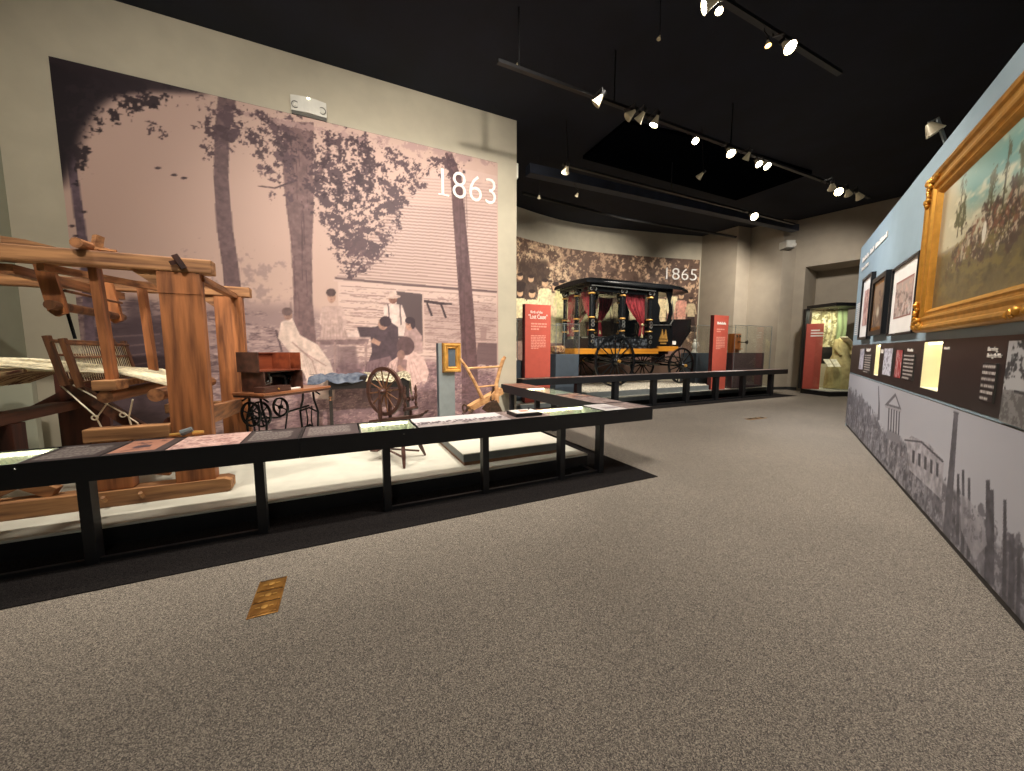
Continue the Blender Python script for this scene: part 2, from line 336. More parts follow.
# ------------------------------------------------------------------ printed surfaces: a fine mesh carrying its picture as vertex colour
def blur(m, k):
    if k < 1: return m
    k = int(k)
    for ax in (0, 1):
        for _ in range(2):
            c = np.cumsum(np.concatenate([np.repeat(m.take([0], ax), k+1, ax), m, np.repeat(m.take([-1], ax), k, ax)], ax), ax)
            n = m.shape[ax]; m = (c.take(range(2*k+1, 2*k+1+n), ax)-c.take(range(0, n), ax))/(2*k+1)
    return m
class Canvas:
    def __init__(s, s0, s1, z0, z1, res, bg, T=None, seed=1):
        s.s0, s.z0, s.res = s0, z0, res
        s.nx = int(round((s1-s0)/res))+1; s.ny = int(round((z1-z0)/res))+1
        s.X, s.Y = np.meshgrid(s0+np.arange(s.nx)*res, z0+np.arange(s.ny)*res)
        s.I = np.zeros((s.ny, s.nx, 3))+np.array(bg, float); s.T = T; s.R = np.random.RandomState(seed)
    def pts(s, p): return [s.T(*q) for q in p] if s.T else p
    def noise(s, sx, sy=None, octv=3, fall=0.55):
        sy = sy or sx; out = np.zeros((s.ny, s.nx)); tot = 0; a = 1.0
        for o in range(octv):
            gx = max(2, int(s.nx*s.res/sx)+2); gy = max(2, int(s.ny*s.res/sy)+2)
            g = s.R.rand(gy+1, gx+1); fx = np.linspace(0, gx-0.001, s.nx); fy = np.linspace(0, gy-0.001, s.ny)
            ix = fx.astype(int); iy = fy.astype(int); tx = fx-ix; ty = fy-iy; tx = tx*tx*(3-2*tx); ty = (ty*ty*(3-2*ty))[:, None]
            out += a*((g[iy][:, ix]*(1-tx)+g[iy][:, ix+1]*tx)*(1-ty)+(g[iy+1][:, ix]*(1-tx)+g[iy+1][:, ix+1]*tx)*ty)
            tot += a; a *= fall; sx *= 0.5; sy *= 0.5
        return out/tot
    def mask(s, P):
        xs = [p[0] for p in P]; ys = [p[1] for p in P]
        i0 = max(0, int((min(xs)-s.s0)/s.res)-1); i1 = min(s.nx, int((max(xs)-s.s0)/s.res)+3)
        j0 = max(0, int((min(ys)-s.z0)/s.res)-1); j1 = min(s.ny, int((max(ys)-s.z0)/s.res)+3)
        if i1 <= i0 or j1 <= j0: return None
        X = s.X[j0:j1, i0:i1]; Y = s.Y[j0:j1, i0:i1]; m = np.zeros(X.shape)
        for ox in (-.25, .25):
            for oy in (-.25, .25):
                x = X+ox*s.res; y = Y+oy*s.res; ins = np.zeros(X.shape, bool); n = len(P)
                for k in range(n):
                    x1, y1 = P[k]; x2, y2 = P[(k+1) % n]
                    if y1 == y2: continue
                    c = ((y1 > y) != (y2 > y)) & (x < (x2-x1)*(y-y1)/(y2-y1)+x1); ins ^= c
                m += ins*0.25
        return (slice(j0, j1), slice(i0, i1)), m
    def paint(s, sl, m, col, a=1.0, tex=0.0):
        m = (m*a)[..., None]; c = np.array(col, float)
        if tex: c = c*(1+tex*(s.N()[sl][..., None]-0.5)*2)
        s.I[sl] = s.I[sl]*(1-m)+c*m
    _n = None
    def N(s):
        if s._n is None: s._n = s.noise(0.06, 0.06, 3)
        return s._n
    dt = 0.0
    def poly(s, P, col, a=1.0, tex=0.0, soft=0):
        tex = tex or s.dt
        r = s.mask(s.pts(P))
        if r is None: return
        sl, m = r
        if soft:
            full = np.zeros((s.ny, s.nx)); full[sl] = m; full = blur(full, soft); s.paint((slice(None), slice(None)), full, col, a, tex)
        else: s.paint(sl, m, col, a, tex)
    def ell(s, x, y, rx, ry, col, **k): s.poly([(x+rx*math.cos(t*PI/9), y+ry*math.sin(t*PI/9)) for t in range(18)], col, **k)
    def stroke(s, pts, col, **k):
        L, R = [], []
        for i, (x, y, wd) in enumerate(pts):
            x0, y0, _ = pts[max(0, i-1)]; x1, y1, _ = pts[min(len(pts)-1, i+1)]
            dx, dy = x1-x0, y1-y0; l = math.hypot(dx, dy) or 1; L.append((x-dy/l*wd/2, y+dx/l*wd/2)); R.append((x+dy/l*wd/2, y-dx/l*wd/2))
        s.poly(L+R[::-1], col, **k)
    def leaves(s, P, col, thr=0.5, sc_=0.12, soft=6, a=1.0, hard=14, sy=None, octv=4):
        r = s.mask(s.pts(P))
        if r is None: return
        sl, m = r; full = np.zeros((s.ny, s.nx)); full[sl] = m; full = blur(full, soft)
        n = s.noise(sc_*0.8, (sy or sc_)*0.8, octv, 0.85); n = 0.5+(n-n.mean())/n.std()*0.2
        mm = np.clip((n+(full-1)*0.55-thr+0.02)*hard*0.6, 0, 1)*(full > 0.02)
        s.paint((slice(None), slice(None)), mm, col, a)
    def lines(s, x0, x1, zt, zb, n, col, a=0.8, px=False):
        """rows of body copy: broken thin bars"""
        h = (zt-zb)/n
        for i in range(n):
            z = zt-(i+0.5)*h; x = x0
            while x < x1-0.01:
                wd = s.R.uniform(0.015, 0.05)*(x1-x0)/0.35; e = min(x1, x+wd)
                if i == n-1 and x > x0+(x1-x0)*0.6: break
                s.poly([(x, z-h*0.22), (e, z-h*0.22), (e, z+h*0.22), (x, z+h*0.22)] if not s.T else [], col, a=a); x = e+0.008*(x1-x0)/0.35
    def build(s, name, m, P, parent=None, F=None, org=None):
        """P(s, z) -> frame coordinates (u, v, z) arrays"""
        me = bpy.data.meshes.new(name); U, V_, Z = P(s.X, s.Y)
        F = F or FOF[root_of(parent).name]
        org = ORG[root_of(parent).name] if parent is not None else org
        co = np.stack([U-org[0], V_-org[1], Z-org[2]], -1).reshape(-1, 3); nv = len(co)
        me.vertices.add(nv); me.vertices.foreach_set('co', co.ravel().astype(np.float32))
        idx = np.arange(nv).reshape(s.ny, s.nx)
        q = np.stack([idx[:-1, :-1], idx[:-1, 1:], idx[1:, 1:], idx[1:, :-1]], -1).reshape(-1, 4); nf = len(q)
        me.loops.add(nf*4); me.loops.foreach_set('vertex_index', q.ravel().astype(np.int32))
        me.polygons.add(nf); me.polygons.foreach_set('loop_start', np.arange(0, nf*4, 4, dtype=np.int32))
        me.update(calc_edges=True); me.validate()
        at = me.color_attributes.new('Col', 'FLOAT_COLOR', 'POINT')
        c = np.ones((nv, 4), np.float32); c[:, :3] = lin(np.clip(s.I.reshape(-1, 3), 0, 255))
        at.data.foreach_set('color', c.ravel()); me.materials.append(M[m])
        o = bpy.data.objects.new(name, me); COL.objects.link(o)
        if parent is not None: o.parent = parent
        else:
            o.location = F.W(*org); o.rotation_euler = (0, 0, F.rot); FOF[o.name] = F; ORG[o.name] = org
        return o
def text_mesh(name, txt, m, parent, box, origin, ux, uy, nrm, ext=0.004, serif=False, keep=False):
    """lettering as real geometry: box=(width, height), ux/uy/nrm in the thing's local axes"""
    cu = bpy.data.curves.new(name, 'FONT'); cu.body = txt; cu.extrude = 0.02 if not keep else ext; cu.resolution_u = 3
    if serif: cu.offset = -0.012
    t = bpy.data.objects.new(name, cu); COL.objects.link(t); bpy.context.view_layer.update()
    me = bpy.data.meshes.new_from_object(t); bpy.data.objects.remove(t); bpy.data.curves.remove(cu)
    vs = [v.co.copy() for v in me.vertices]
    x0 = min(v.x for v in vs); x1 = max(v.x for v in vs); y0 = min(v.y for v in vs); y1 = max(v.y for v in vs)
    ux, uy, nrm, og = Vector(ux), Vector(uy), Vector(nrm), Vector(origin)
    zz = max(abs(v.z) for v in vs) or 1
    for v in me.vertices:
        c = v.co; v.co = og+ux*((c.x-x0)/(x1-x0)*box[0])+uy*((c.y-y0)/(y1-y0)*box[1])+nrm*(c.z/zz*ext)
    me.materials.clear(); me.materials.append(M[m])
    o = bpy.data.objects.new(name, me); COL.objects.link(o); o.parent = parent
    return o
def word_strokes(name, words, m, parent, box, origin, ux, uy, nrm, ext=0.003):
    ux, uy, nrm, og = Vector(ux), Vector(uy), Vector(nrm), Vector(origin); V, F = [], []
    n = sum(words)+len(words)-1; st = box[0]/n; x = 0.0; rs = np.random.RandomState(n)
    for w_ in words:
        for k in range(w_):
            h = box[1]*(1.0 if k == 0 else rs.choice([0.7, 0.7, 0.95])); o = len(V)
            for d in (0, ext):
                for (a, b_) in ((0.0, 0.0), (0.8, 0.0), (0.8, 1.0), (0.0, 1.0)): V.append(og+ux*(x+a*st)+uy*(b_*h)+nrm*d)
            F += [tuple(o+i for i in f) for f in ((3, 2, 1, 0), (4, 5, 6, 7), (0, 1, 5, 4), (1, 2, 6, 5), (2, 3, 7, 6), (3, 0, 4, 7))]; x += st
        x += st
    me = bpy.data.meshes.new(name); me.from_pydata([tuple(v) for v in V], [], F); me.materials.append(M[m])
    o = bpy.data.objects.new(name, me); COL.objects.link(o); o.parent = parent; return o

# ================================================================== THE SETTING
CEIL = 5.81; DW = 6.75
def flat(name, poly, z, m):
    me = bpy.data.meshes.new(name); me.from_pydata([(p[0], p[1], z) for p in poly], [], [tuple(range(len(poly)))]); me.materials.append(M[m])
    o = bpy.data.objects.new(name, me); COL.objects.link(o); return struct(o)
flat('floor', [(-9, -5), (16, -5), (16, 18), (-9, 18)], 0.0, 'carpet')
def aw(u, v): p = A.W(u, v); return (p.x, p.y)
def slab(name, poly, z0, z1, m):
    b = MB(); b.prism(poly, z0, z1, 'xy'); o = b.build(name, M[m], F=G); return o
slab('ceiling', [(-9, -5), (16, -5), (16, 18), (-9, 18)], CEIL, CEIL+0.1, 'ceil')['kind'] = 'structure'
# dark border carpet round the exhibits
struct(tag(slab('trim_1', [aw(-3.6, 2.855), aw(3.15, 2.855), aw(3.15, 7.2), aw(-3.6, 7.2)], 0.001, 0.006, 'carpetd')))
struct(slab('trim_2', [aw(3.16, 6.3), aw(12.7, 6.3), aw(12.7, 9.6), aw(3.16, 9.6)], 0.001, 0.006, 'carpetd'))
# left partition wall with its free end, and the side wall
struct(MB().box(-3.72, 3.31, DW, DW+0.28, 0, CEIL).build('wall_back_left', M['wall'], F=A))
struct(MB().box(-3.72, -3.515, 0.2, DW, 0, CEIL).build('wall_left', M['sage'], F=A))
# curved wall of the hearse bay
CW = [(-2.4, 10.3), (-0.6, 11.15), (0.20, 11.79), (0.98, 12.44), (1.91, 13.06), (3.20, 13.62), (5.18, 14.2), (7.42, 14.72)]
def catmull(P, n=8):
    out = []
    for i in range(len(P)-1):
        p0 = P[max(0, i-1)]; p1 = P[i]; p2 = P[i+1]; p3 = P[min(len(P)-1, i+2)]
        for k in range(n):
            t = k/n; out.append(tuple(0.5*((2*p1[j])+(-p0[j]+p2[j])*t+(2*p0[j]-5*p1[j]+4*p2[j]-p3[j])*t*t+(-p0[j]+3*p1[j]-3*p2[j]+p3[j])*t**3) for j in (0, 1)))
    return out+[P[-1]]
CURVE = catmull(CW)
def wall_strip(name, P, m, z0=0, z1=CEIL, th=0.2):
    b = MB(); n = len(P); off = []
    for i, p in enumerate(P):
        a = P[max(0, i-1)]; c = P[min(n-1, i+1)]; dx, dy = c[0]-a[0], c[1]-a[1]; l = math.hypot(dx, dy)
        off.append((p[0]-dy/l*th, p[1]+dx/l*th))
    vs = [(x, y, z) for z in (z0, z1) for (x, y) in P]+[(x, y, z) for z in (z0, z1) for (x, y) in off]
    fs = []
    for i in range(n-1):
        fs += [(i, i+1, n+i+1, n+i), (2*n+i, 3*n+i, 3*n+i+1, 2*n+i+1), (i, 2*n+i, 2*n+i+1, i+1), (n+i, n+i+1, 3*n+i+1, 3*n+i)]
    fs += [(0, n, 3*n, 2*n), (n-1, 3*n-1, 4*n-1, 2*n-1)]
    b.add(vs, fs); o = b.build(name, M[m], F=G, smooth=True); return struct(o)
wall_strip('wall_curved', CURVE, 'wall')
FW = [(7.42, 14.72), (8.10, 13.53), (8.71, 13.75), (9.25, 12.85), (9.78, 12.95)]
wall_strip('wall_far', FW, 'greige')
# far right wall with the opening that holds the display case
d0 = Vector((9.78, 12.95)); d1 = Vector((11.25, 11.0)); dd = (d1-d0).normalized()
def fr(s, back=0.0): p = d0+dd*s; return (p.x+(-dd.y)*-back*-1, p.y+(dd.x)*-back*-1)
op0, op1, opz = 0.30, 3.6, 4.2
def nb(s, b): return (d0.x+dd.x*s-dd.y*b, d0.y+dd.y*s+dd.x*b)   # b>0: behind the wall
sgn = 1 if (nb(0, 1)[1] > d0.y) else -1
def fp(s, b): return nb(s, b*sgn)
b = MB()
b.prism([fp(0, 0), fp(op0, 0), fp(op0, 1.3), fp(0, 1.3)], 0, CEIL, 'xy')
b.prism([fp(op0, 0), fp(op1, 0), fp(op1, 1.3), fp(op0, 1.3)], opz, CEIL, 'xy')
b.prism([fp(op1, 0), fp(6.5, 0), fp(6.5, 1.3), fp(op1, 1.3)], 0, CEIL, 'xy')
b.prism([fp(0, 1.3), fp(6.5, 1.3), fp(6.5, 1.45), fp(0, 1.45)], 0, CEIL, 'xy')
struct(b.build('wall_far_right', M['greige'], F=G))
# baseboards
def baseboard(name, P, h=0.1):
    b = MB()
    for p, q in zip(P[:-1], P[1:]):
        p, q = Vector(p), Vector(q); n = Vector((p.y-q.y, q.x-p.x)).normalized()*-0.015
        b.prism([tuple(p), tuple(q), tuple(q+n), tuple(p+n)], 0, h, 'xy')
    struct(b.build(name, M['base'], F=G))
baseboard('baseboard_far', FW[2:]+[fp(0, 0), fp(op0, 0)])
# right partition: blue upper wall, caption band with niches, low print, black toe-kick
BV, BU1, BTOP = -1.048, 9.08, 3.2
struct(MB().box(-2.5, BU1, BV-0.32, BV-0.2, 0, BTOP).box(-2.5, BU1, BV-0.2, BV, 1.485, BTOP).box(-2.5, BU1, BV-0.2, BV, 0.98, 1.0).box(BU1-0.02, BU1, BV-0.2, BV, 0, BTOP).build('wall_right', M['blue'], F=B))
struct(MB().box(-2.5, BU1, BV-0.19, BV-0.012, 0, 0.055).build('baseboard_right', M['base'], F=B))

# ================================================================== MURAL 1863 (left wall)
def TA(D):
    def f(x, y): q = on_v(A, x, y, D); return (q[0], q[2])
    return f
mz = thing('photo_mural', 'huge sepia photo mural of people outside a log cabin, numbered 1863', 'mural', (-0.06, DW, 0.15), A)
MV = DW-0.05
c = Canvas(-3.0, 2.88, 0.16, 4.93, 0.0135, (196, 166, 154), TA(MV), 3)
SKY = (196, 166, 154)
full = (slice(None), slice(None))
c.paint(full, np.clip(c.noise(2.5, 2.5, 3)*1.4-0.4, 0, 1), (184, 156, 148), 0.5)
# distant field and ground
c.poly([(60, 302), (300, 305), (345, 325), (345, 480), (60, 560)], (150, 126, 124), soft=5)
c.leaves([(170, 250), (300, 255), (300, 312), (170, 315)], (158, 134, 130), 0.50, 0.22, 10, 0.8, 8)
c.leaves([(60, 285), (240, 300), (300, 330), (300, 560), (60, 620)], (104, 84, 88), 0.50, 0.35, 6, 0.85, 8, sy=0.10)
c.leaves([(60, 300), (500, 318), (500, 470), (60, 620)], (196, 168, 160), 0.60, 0.25, 6, 0.6, 8, sy=0.06)
c.poly([(88, 330), (128, 318), (170, 318), (172, 440), (85, 455)], (70, 56, 62), 0.8, soft=2)
c.poly([(128, 296), (150, 300), (158, 372), (126, 372)], (84, 68, 74), 0.7, soft=2)
for k in range(5): c.stroke([(92, 338+k*11, 1.6), (160, 334+k*9, 1.4)], (136, 112, 112), a=0.6)
# cabin wall
c.poly([(338, 278), (497, 291), (497, 400), (340, 398)], (206, 178, 168))
for k in range(15):
    y0 = 288+k*7.2; y1 = 297+k*7.2
    c.stroke([(341, y0-2, .7), (395, (y0+y1)/2-3, .8), (445, (y0+y1)/2, .7), (496, y1, .8)], (128, 102, 100), a=0.75, tex=0.3)
c.leaves([(338, 284), (497, 296), (497, 400), (340, 398)], (150, 122, 118), 0.56, 0.30, 4, 0.75, 9, sy=0.03)
c.poly([(424, 302), (497, 305), (497, 350), (424, 345)], (132, 106, 104), 0.3, soft=3)
# ground in front of the cabin
c.poly([(300, 372), (345, 362), (430, 360), (497, 372), (497, 470), (280, 470)], (140, 112, 114), soft=4, tex=0.25)
c.leaves([(240, 360), (497, 362), (497, 480), (240, 480)], (100, 78, 84), 0.52, 0.16, 5, 0.8, 8, sy=0.05)
c.leaves([(300, 370), (497, 372), (497, 480), (300, 480)], (188, 158, 152), 0.60, 0.10, 5, 0.7, 8, sy=0.04)
# roof with its courses of boards
c.poly([(333, 281), (391, 222), (428, 172), (446, 165), (497, 176), (497, 292)], (200, 172, 162))
for k in range(34):
    f = k/33.0; xl = 337+f*86-(f*f)*8; yl = 276-f*98; yr = 289-f*104
    c.stroke([(xl, yl, 1.1), ((xl+497)/2, (yl+yr)/2-0.6, 1.2), (497, yr, 1.1)], (118, 92, 92), a=0.62 if f < 0.75 else 0.3)
c.stroke([(335, 278, 2.4), (410, 285, 2.6), (497, 292, 2.4)], (92, 72, 74), a=0.85)
c.leaves([(400, 160), (497, 168), (497, 210), (400, 200)], (206, 178, 168), 0.50, 0.5, 10, 0.7, 4)
# door and bench
c.poly([(396, 291), (422, 294), (423, 346), (399, 344)], (88, 72, 74))
c.stroke([(423, 293, 1.6), (424, 348, 1.6)], (196, 168, 158)); c.stroke([(396, 290, 1.2), (423, 293, 1.2)], (206, 178, 168))
c.stroke([(424, 301, 2.6), (440, 303.5, 2.8), (452, 304, 1.6)], (66, 52, 56)); c.stroke([(427, 303, 2), (432, 316, 2.2)], (66, 52, 56)); c.stroke([(441, 304, 2), (446, 318, 2.2)], (66, 52, 56))
c.poly([(474, 342), (497, 343), (497, 366), (476, 364)], (104, 82, 84), 0.9); c.stroke([(472, 341.5, 1.4), (497, 342.5, 1.4)], (190, 160, 152)); c.stroke([(477, 343, 2), (474, 364, 2)], (170, 140, 134))
c.poly([(480, 328), (487, 327), (486, 341), (481, 341)], (150, 122, 118), 0.8)
# tree trunks
BK = (116, 92, 92)
c.stroke([(66, 120, 8), (74, 180, 9), (84, 250, 10), (90, 330, 11), (92, 380, 12)], (104, 86, 96), tex=0.3)
c.stroke([(228, 92, 19), (222, 130, 15), (221, 180, 15), (225, 230, 16), (231, 270, 16), (236, 330, 19), (238, 370, 22)], (110, 88, 90), tex=0.2)
c.stroke([(299, 122, 30), (298, 170, 30), (300, 205, 28), (302, 250, 20), (303, 300, 19), (306, 350, 22), (308, 380, 27)], BK, tex=0.2)
c.stroke([(303, 205, 9), (316, 180, 6), (330, 150, 4)], BK, tex=0.3)
c.stroke([(297, 180, 2.2), (275, 188, 1.6), (258, 186, 1)], (80, 62, 66))
c.stroke([(448, 152, 7), (456, 178, 11), (459, 215, 12), (462, 250, 13), (466, 300, 14), (469, 350, 15), (471, 420, 18)], (98, 74, 76), tex=0.2)
for (px, w0, x0, y0, y1) in ((299, 26, 300, 130, 370), (463, 11, 463, 180, 400)):
    for k in range(16):
        xx = x0+(random.random()-0.5)*w0*0.8; yy = random.uniform(y0, y1-40); c.stroke([(xx, yy, .8), (xx+1, yy+random.uniform(20, 50), .8)], (76, 56, 60), a=0.5)
# foliage
LF = (78, 60, 66)
c.leaves([(110, 72), (210, 92), (290, 118), (290, 150), (245, 150), (215, 140), (180, 112), (150, 104)], LF, 0.55, 0.20, 5, 0.95)
c.leaves([(190, 95), (300, 115), (300, 210), (276, 205), (250, 165), (215, 150)], (92, 72, 78), 0.52, 0.16, 6, 0.9)
c.leaves([(298, 120), (395, 140), (415, 175), (410, 215), (385, 262), (345, 285), (330, 240), (308, 210)], LF, 0.47, 0.17, 7, 0.93)
c.leaves([(318, 130), (380, 145), (385, 185), (350, 220), (320, 190)], (64, 48, 54), 0.42, 0.2, 8, 0.9)
c.leaves([(240, 110), (300, 120), (298, 185), (262, 180)], (70, 54, 60), 0.46, 0.15, 8, 0.85)
c.leaves([(385, 150), (440, 158), (425, 190), (385, 215), (395, 175)], LF, 0.53, 0.12, 4, 0.9)
c.leaves([(335, 215), (395, 225), (380, 268), (350, 280), (335, 265)], (96, 74, 78), 0.53, 0.12, 5, 0.85)
c.leaves([(425, 152), (470, 158), (462, 180), (436, 178)], LF, 0.46, 0.12, 3, 0.9)
c.leaves([(198, 140), (218, 140), (218, 175), (206, 165)], LF, 0.55, 0.1, 3, 0.9)
c.leaves([(275, 118), (300, 122), (300, 128), (275, 124)], (206, 178, 170), 0.3, 0.1, 2, 0.6)
c.leaves([(215, 106), (420, 142), (497, 160), (497, 168), (215, 114)], (170, 140, 136), 0.42, 0.18, 3, 0.8)
c.leaves([(140, 118), (176, 128), (176, 142), (150, 138)], LF, 0.55, 0.1, 3, 0.9)
for (x, y) in ((158, 168), (174, 175), (184, 178), (72, 226), (76, 236), (84, 212)): c.ell(x, y, 3.2, 1.2, (62, 48, 54))
# dark overhanging corner, the photograph's own vignette of leaves
c.poly([(45, 55), (95, 68), (150, 84), (120, 92), (98, 108), (84, 130), (74, 160), (62, 190), (52, 120)], (34, 26, 32), soft=3)
c.poly([(45, 55), (150, 78), (210, 94), (150, 92), (110, 96)], (40, 30, 36), 0.9, soft=2)
c.leaves([(60, 60), (130, 78), (190, 95), (150, 110), (100, 130), (70, 200)], (44, 34, 40), 0.50, 0.2, 5, 0.9)
# family group -----------------------------------------------------------
LD, DK, SK = (206, 180, 172), (66, 52, 58), (172, 134, 118); c.dt = 0.16
c.poly([(324, 306), (341, 306), (347, 334), (349, 342), (320, 342), (322, 325)], (184, 156, 148)); c.ell(331.5, 297, 4.2, 6, SK); c.ell(331, 292.5, 5, 4, (80, 62, 62)); c.stroke([(324, 307, 4), (321, 322, 4), (327, 333, 3)], (190, 162, 154)); c.stroke([(341, 307, 4), (345, 322, 4), (341, 334, 3)], (190, 162, 154))
c.poly([(383, 306), (392, 303), (402, 305), (407, 320), (404, 336), (386, 336)], (214, 190, 182)); c.ell(393, 299, 4.2, 5, (134, 96, 84)); c.ell(393, 296.5, 7.5, 2, (200, 172, 162)); c.ell(393, 293.5, 4, 3.4, (206, 178, 168)); c.stroke([(388, 304, 1.2), (390, 325, 1.2)], (90, 72, 74)); c.stroke([(400, 304, 1.2), (401, 325, 1.2)], (90, 72, 74))
# table with its cloth and pots
c.poly([(318, 337), (367, 335), (370, 339), (316, 340.5)], (176, 148, 142)); c.poly([(316, 340), (369, 339), (368, 344), (317, 345)], (126, 102, 102))
for (x, yb) in ((319, 372), (335, 385), (366, 380)): c.stroke([(x, 342, 2.6), (x, yb, 2.2)], (150, 124, 120))
c.poly([(347, 333), (356, 330), (366, 334), (364, 337), (348, 337)], (206, 180, 172)); c.poly([(357, 327), (378, 327), (380, 337), (360, 337)], (66, 52, 58), 0.9)
c.poly([(338, 346), (356, 346), (359, 372), (352, 382), (340, 380)], (110, 88, 90), 0.8, soft=1)
# seated women
c.poly([(370, 330), (388, 320), (398, 327), (399, 345), (396, 372), (394, 400), (362, 402), (365, 372), (372, 352)], (82, 66, 72)); c.poly([(366, 362), (390, 356), (398, 372), (396, 402), (362, 402)], (118, 94, 98)); c.ell(383, 324, 5, 6, SK); c.ell(385.5, 321.5, 6, 5.5, DK); c.stroke([(372, 340, 5), (380, 344, 4)], SK)
c.poly([(405, 328), (415, 327), (422, 336), (423, 352), (402, 352)], (170, 140, 136)); c.ell(409.5, 325, 4, 5.6, SK); c.ell(410, 320.5, 5, 3.6, DK); c.ell(413, 324, 2.4, 5, DK)
c.poly([(400, 355), (412, 350), (424, 358), (429, 372), (426, 384), (415, 392), (382, 376), (390, 362)], (206, 172, 164)); c.poly([(398, 358), (407, 360), (406, 374), (396, 374)], (128, 98, 98), 0.8); c.ell(405.5, 346, 9, 9.5, (96, 74, 76)); c.ell(401, 355, 4, 5, (140, 108, 100)); c.stroke([(404, 372, 5), (398, 366, 4)], SK)
# woman seated at the left on a ladder-back chair
c.stroke([(276, 330, 2.2), (282, 352, 2)], (92, 74, 78))
c.poly([(281, 322), (292, 318), (300, 335), (318, 345), (330, 362), (336, 378), (334, 400), (312, 398), (305, 375), (288, 350), (278, 338)], (206, 182, 170)); c.ell(288, 315, 4.4, 5.4, (156, 122, 110)); c.ell(287, 311.5, 5.4, 4.2, (110, 88, 86)); c.stroke([(292, 342, 1.4), (312, 360, 1.4), (320, 384, 1)], (158, 130, 124)); c.stroke([(300, 350, 1.2), (326, 366, 1)], (158, 130, 124))
for (x, y, r) in ((331.5, 297, 4.2), (383, 325, 4.4), (409.5, 325, 3.8), (393, 300, 3.8), (288, 316, 4)):
    for dx in (-0.35, 0.35): c.ell(x+dx*r, y-0.1*r, r*0.14, r*0.10, (70, 50, 50), a=0.8)
    c.stroke([(x, y, r*0.12), (x, y+r*0.35, r*0.16)], (126, 92, 84), a=0.6); c.stroke([(x-r*0.22, y+r*0.68, r*0.12), (x+r*0.22, y+r*0.68, r*0.12)], (96, 62, 62), a=0.8)
for k in range(9):
    c.stroke([(322+k*2.8, 320+(k % 3)*4, .7), (320+k*3.4, 341, .8)], (150, 124, 120), a=0.5); c.stroke([(366+k*3.2, 364, .7), (364+k*3.6, 396, .9)], (78, 60, 66), a=0.5)
    c.stroke([(404+(k-4)*2.4, 362, .7), (404+(k-4)*4.8, 386, .9)], (158, 124, 120), a=0.5); c.stroke([(300+k*3, 350+k*2.4, .7), (312+k*2.2, 392, .9)], (164, 138, 130), a=0.5)
c.leaves([(330, 378), (440, 380), (497, 372), (497, 470), (330, 470)], (120, 94, 100), 0.46, 0.14, 4, 0.7, 7, sy=0.07)
def PA(S, Z): return S, S*0+MV, Z
c.build('printed_photograph', 'printm', PA, mz)
MB().box(-3.0, 2.88, MV+0.002, DW-0.001, 0.16, 4.93).build('backing_board', M['greyp'], mz)
num = thing('mural_numerals', 'large white raised numerals 1863 at top right of the cabin mural', 'sign', (2.3, MV, 4.15), A)
text_mesh('numerals', '1863', 'signtext', num, (1.05, 0.46), (-0.51, -0.006, 0), (1, 0, 0), (0, 0, 1), (0, -1, 0), 0.012, True)
MB().box(1.735, 1.93, MV-0.018, MV-0.002, 4.15, 4.175).build('serif', M['signtext'], num)

# emergency light above the mural and two smaller ones
def emergency(label, F, u, v, z, sc_=1.0, vdir=-1):
    t = thing('emergency_light', label, 'emergency light', (u, v, z), F)
    w_, h_, d_ = 0.24*sc_, 0.27*sc_, 0.07*sc_
    P = []; n = 10
    for i in range(n+1):
        a = -1+2*i/n; P.append((u+a*w_, v+vdir*(0.02+d_*(1-a*a*0.55))))
    P += [(u+w_, v), (u-w_, v)]
    MB().prism(P, z+0.05*sc_, z+h_, 'xy').build('housing', M['white'], t)
    MB().box(u-w_*0.97, u+w_*0.97, v+vdir*0.07*sc_, v, z, z+0.05*sc_).build('bottom_gap', M['greyp'], t)
    for a in (-0.75, 0.75):
        MB().ring((u+a*w_, v+vdir*(0.023+d_*(1-a*a*0.55)), z+h_*0.5), 0.052*sc_, 0.010*sc_, 0.008, (0, 1, 0), 20).build('lamp_ring', M['greyp'], t)
        MB().lathe([(0.03*sc_, 0), (0.02*sc_, 0.008)], (u+a*w_, v+vdir*(0.026+d_*(1-a*a*0.55)), z+h_*0.5), (0, vdir, 0), 14).build('lamp_lens', M['white'], t)
    MB().box(u-0.018, u+0.018, v+vdir*(d_+0.03), v+vdir*d_, z+h_*0.9, z+h_*0.97).build('indicator', M['ledn'], t)
    return t
emergency('white emergency light unit on the cream wall above the 1863 mural', A, -0.24, DW, 4.93)
q = A.W(3.31, DW+0.12)
b = MB().box(3.31, 3.37, DW+0.04, DW+0.24, 4.78, 5.06, 0.01); tag(b.build('motion_sensor', M['white'], F=A), 'small white sensor box on the free end of the cream wall', 'sensor')

# mural 1865 on the curved wall
segs = CURVE; cum = [0.0]
for p, q in zip(segs[:-1], segs[1:]): cum.append(cum[-1]+math.dist(p, q))
def TC(x, y):
    d = ray(x, y); best = None
    for i in range(len(segs)-1):
        (x1, y1), (x2, y2) = segs[i], segs[i+1]
        den = d.x*(y2-y1)-d.y*(x2-x1)
        if abs(den) < 1e-9: continue
        t = (x1*(y2-y1)-y1*(x2-x1))/den; s_ = (x1*d.y-y1*d.x)/den
        if t > 0 and -0.001 <= s_ <= 1.001: best = (cum[i]+s_*(cum[i+1]-cum[i]), CAMH+d.z*t); break
    return best or (cum[-1], CAMH)
cs0 = TC(512, 300)[0]-1.6; cs1 = TC(697, 300)[0]; ctop = TC(560, 247.5)[1]
mc = thing('photo_mural', 'wide curved sepia photo mural of a crowd under trees behind the black hearse, numbered 1865', 'mural', (4.0, 13.9, 0.3), G)
c = Canvas(cs0, cs1, 0.3, ctop, 0.022, (104, 82, 70), TC, 9)
c.poly([(480, 330), (700, 322), (700, 400), (480, 400)], (150, 116, 108), soft=6, tex=0.2)
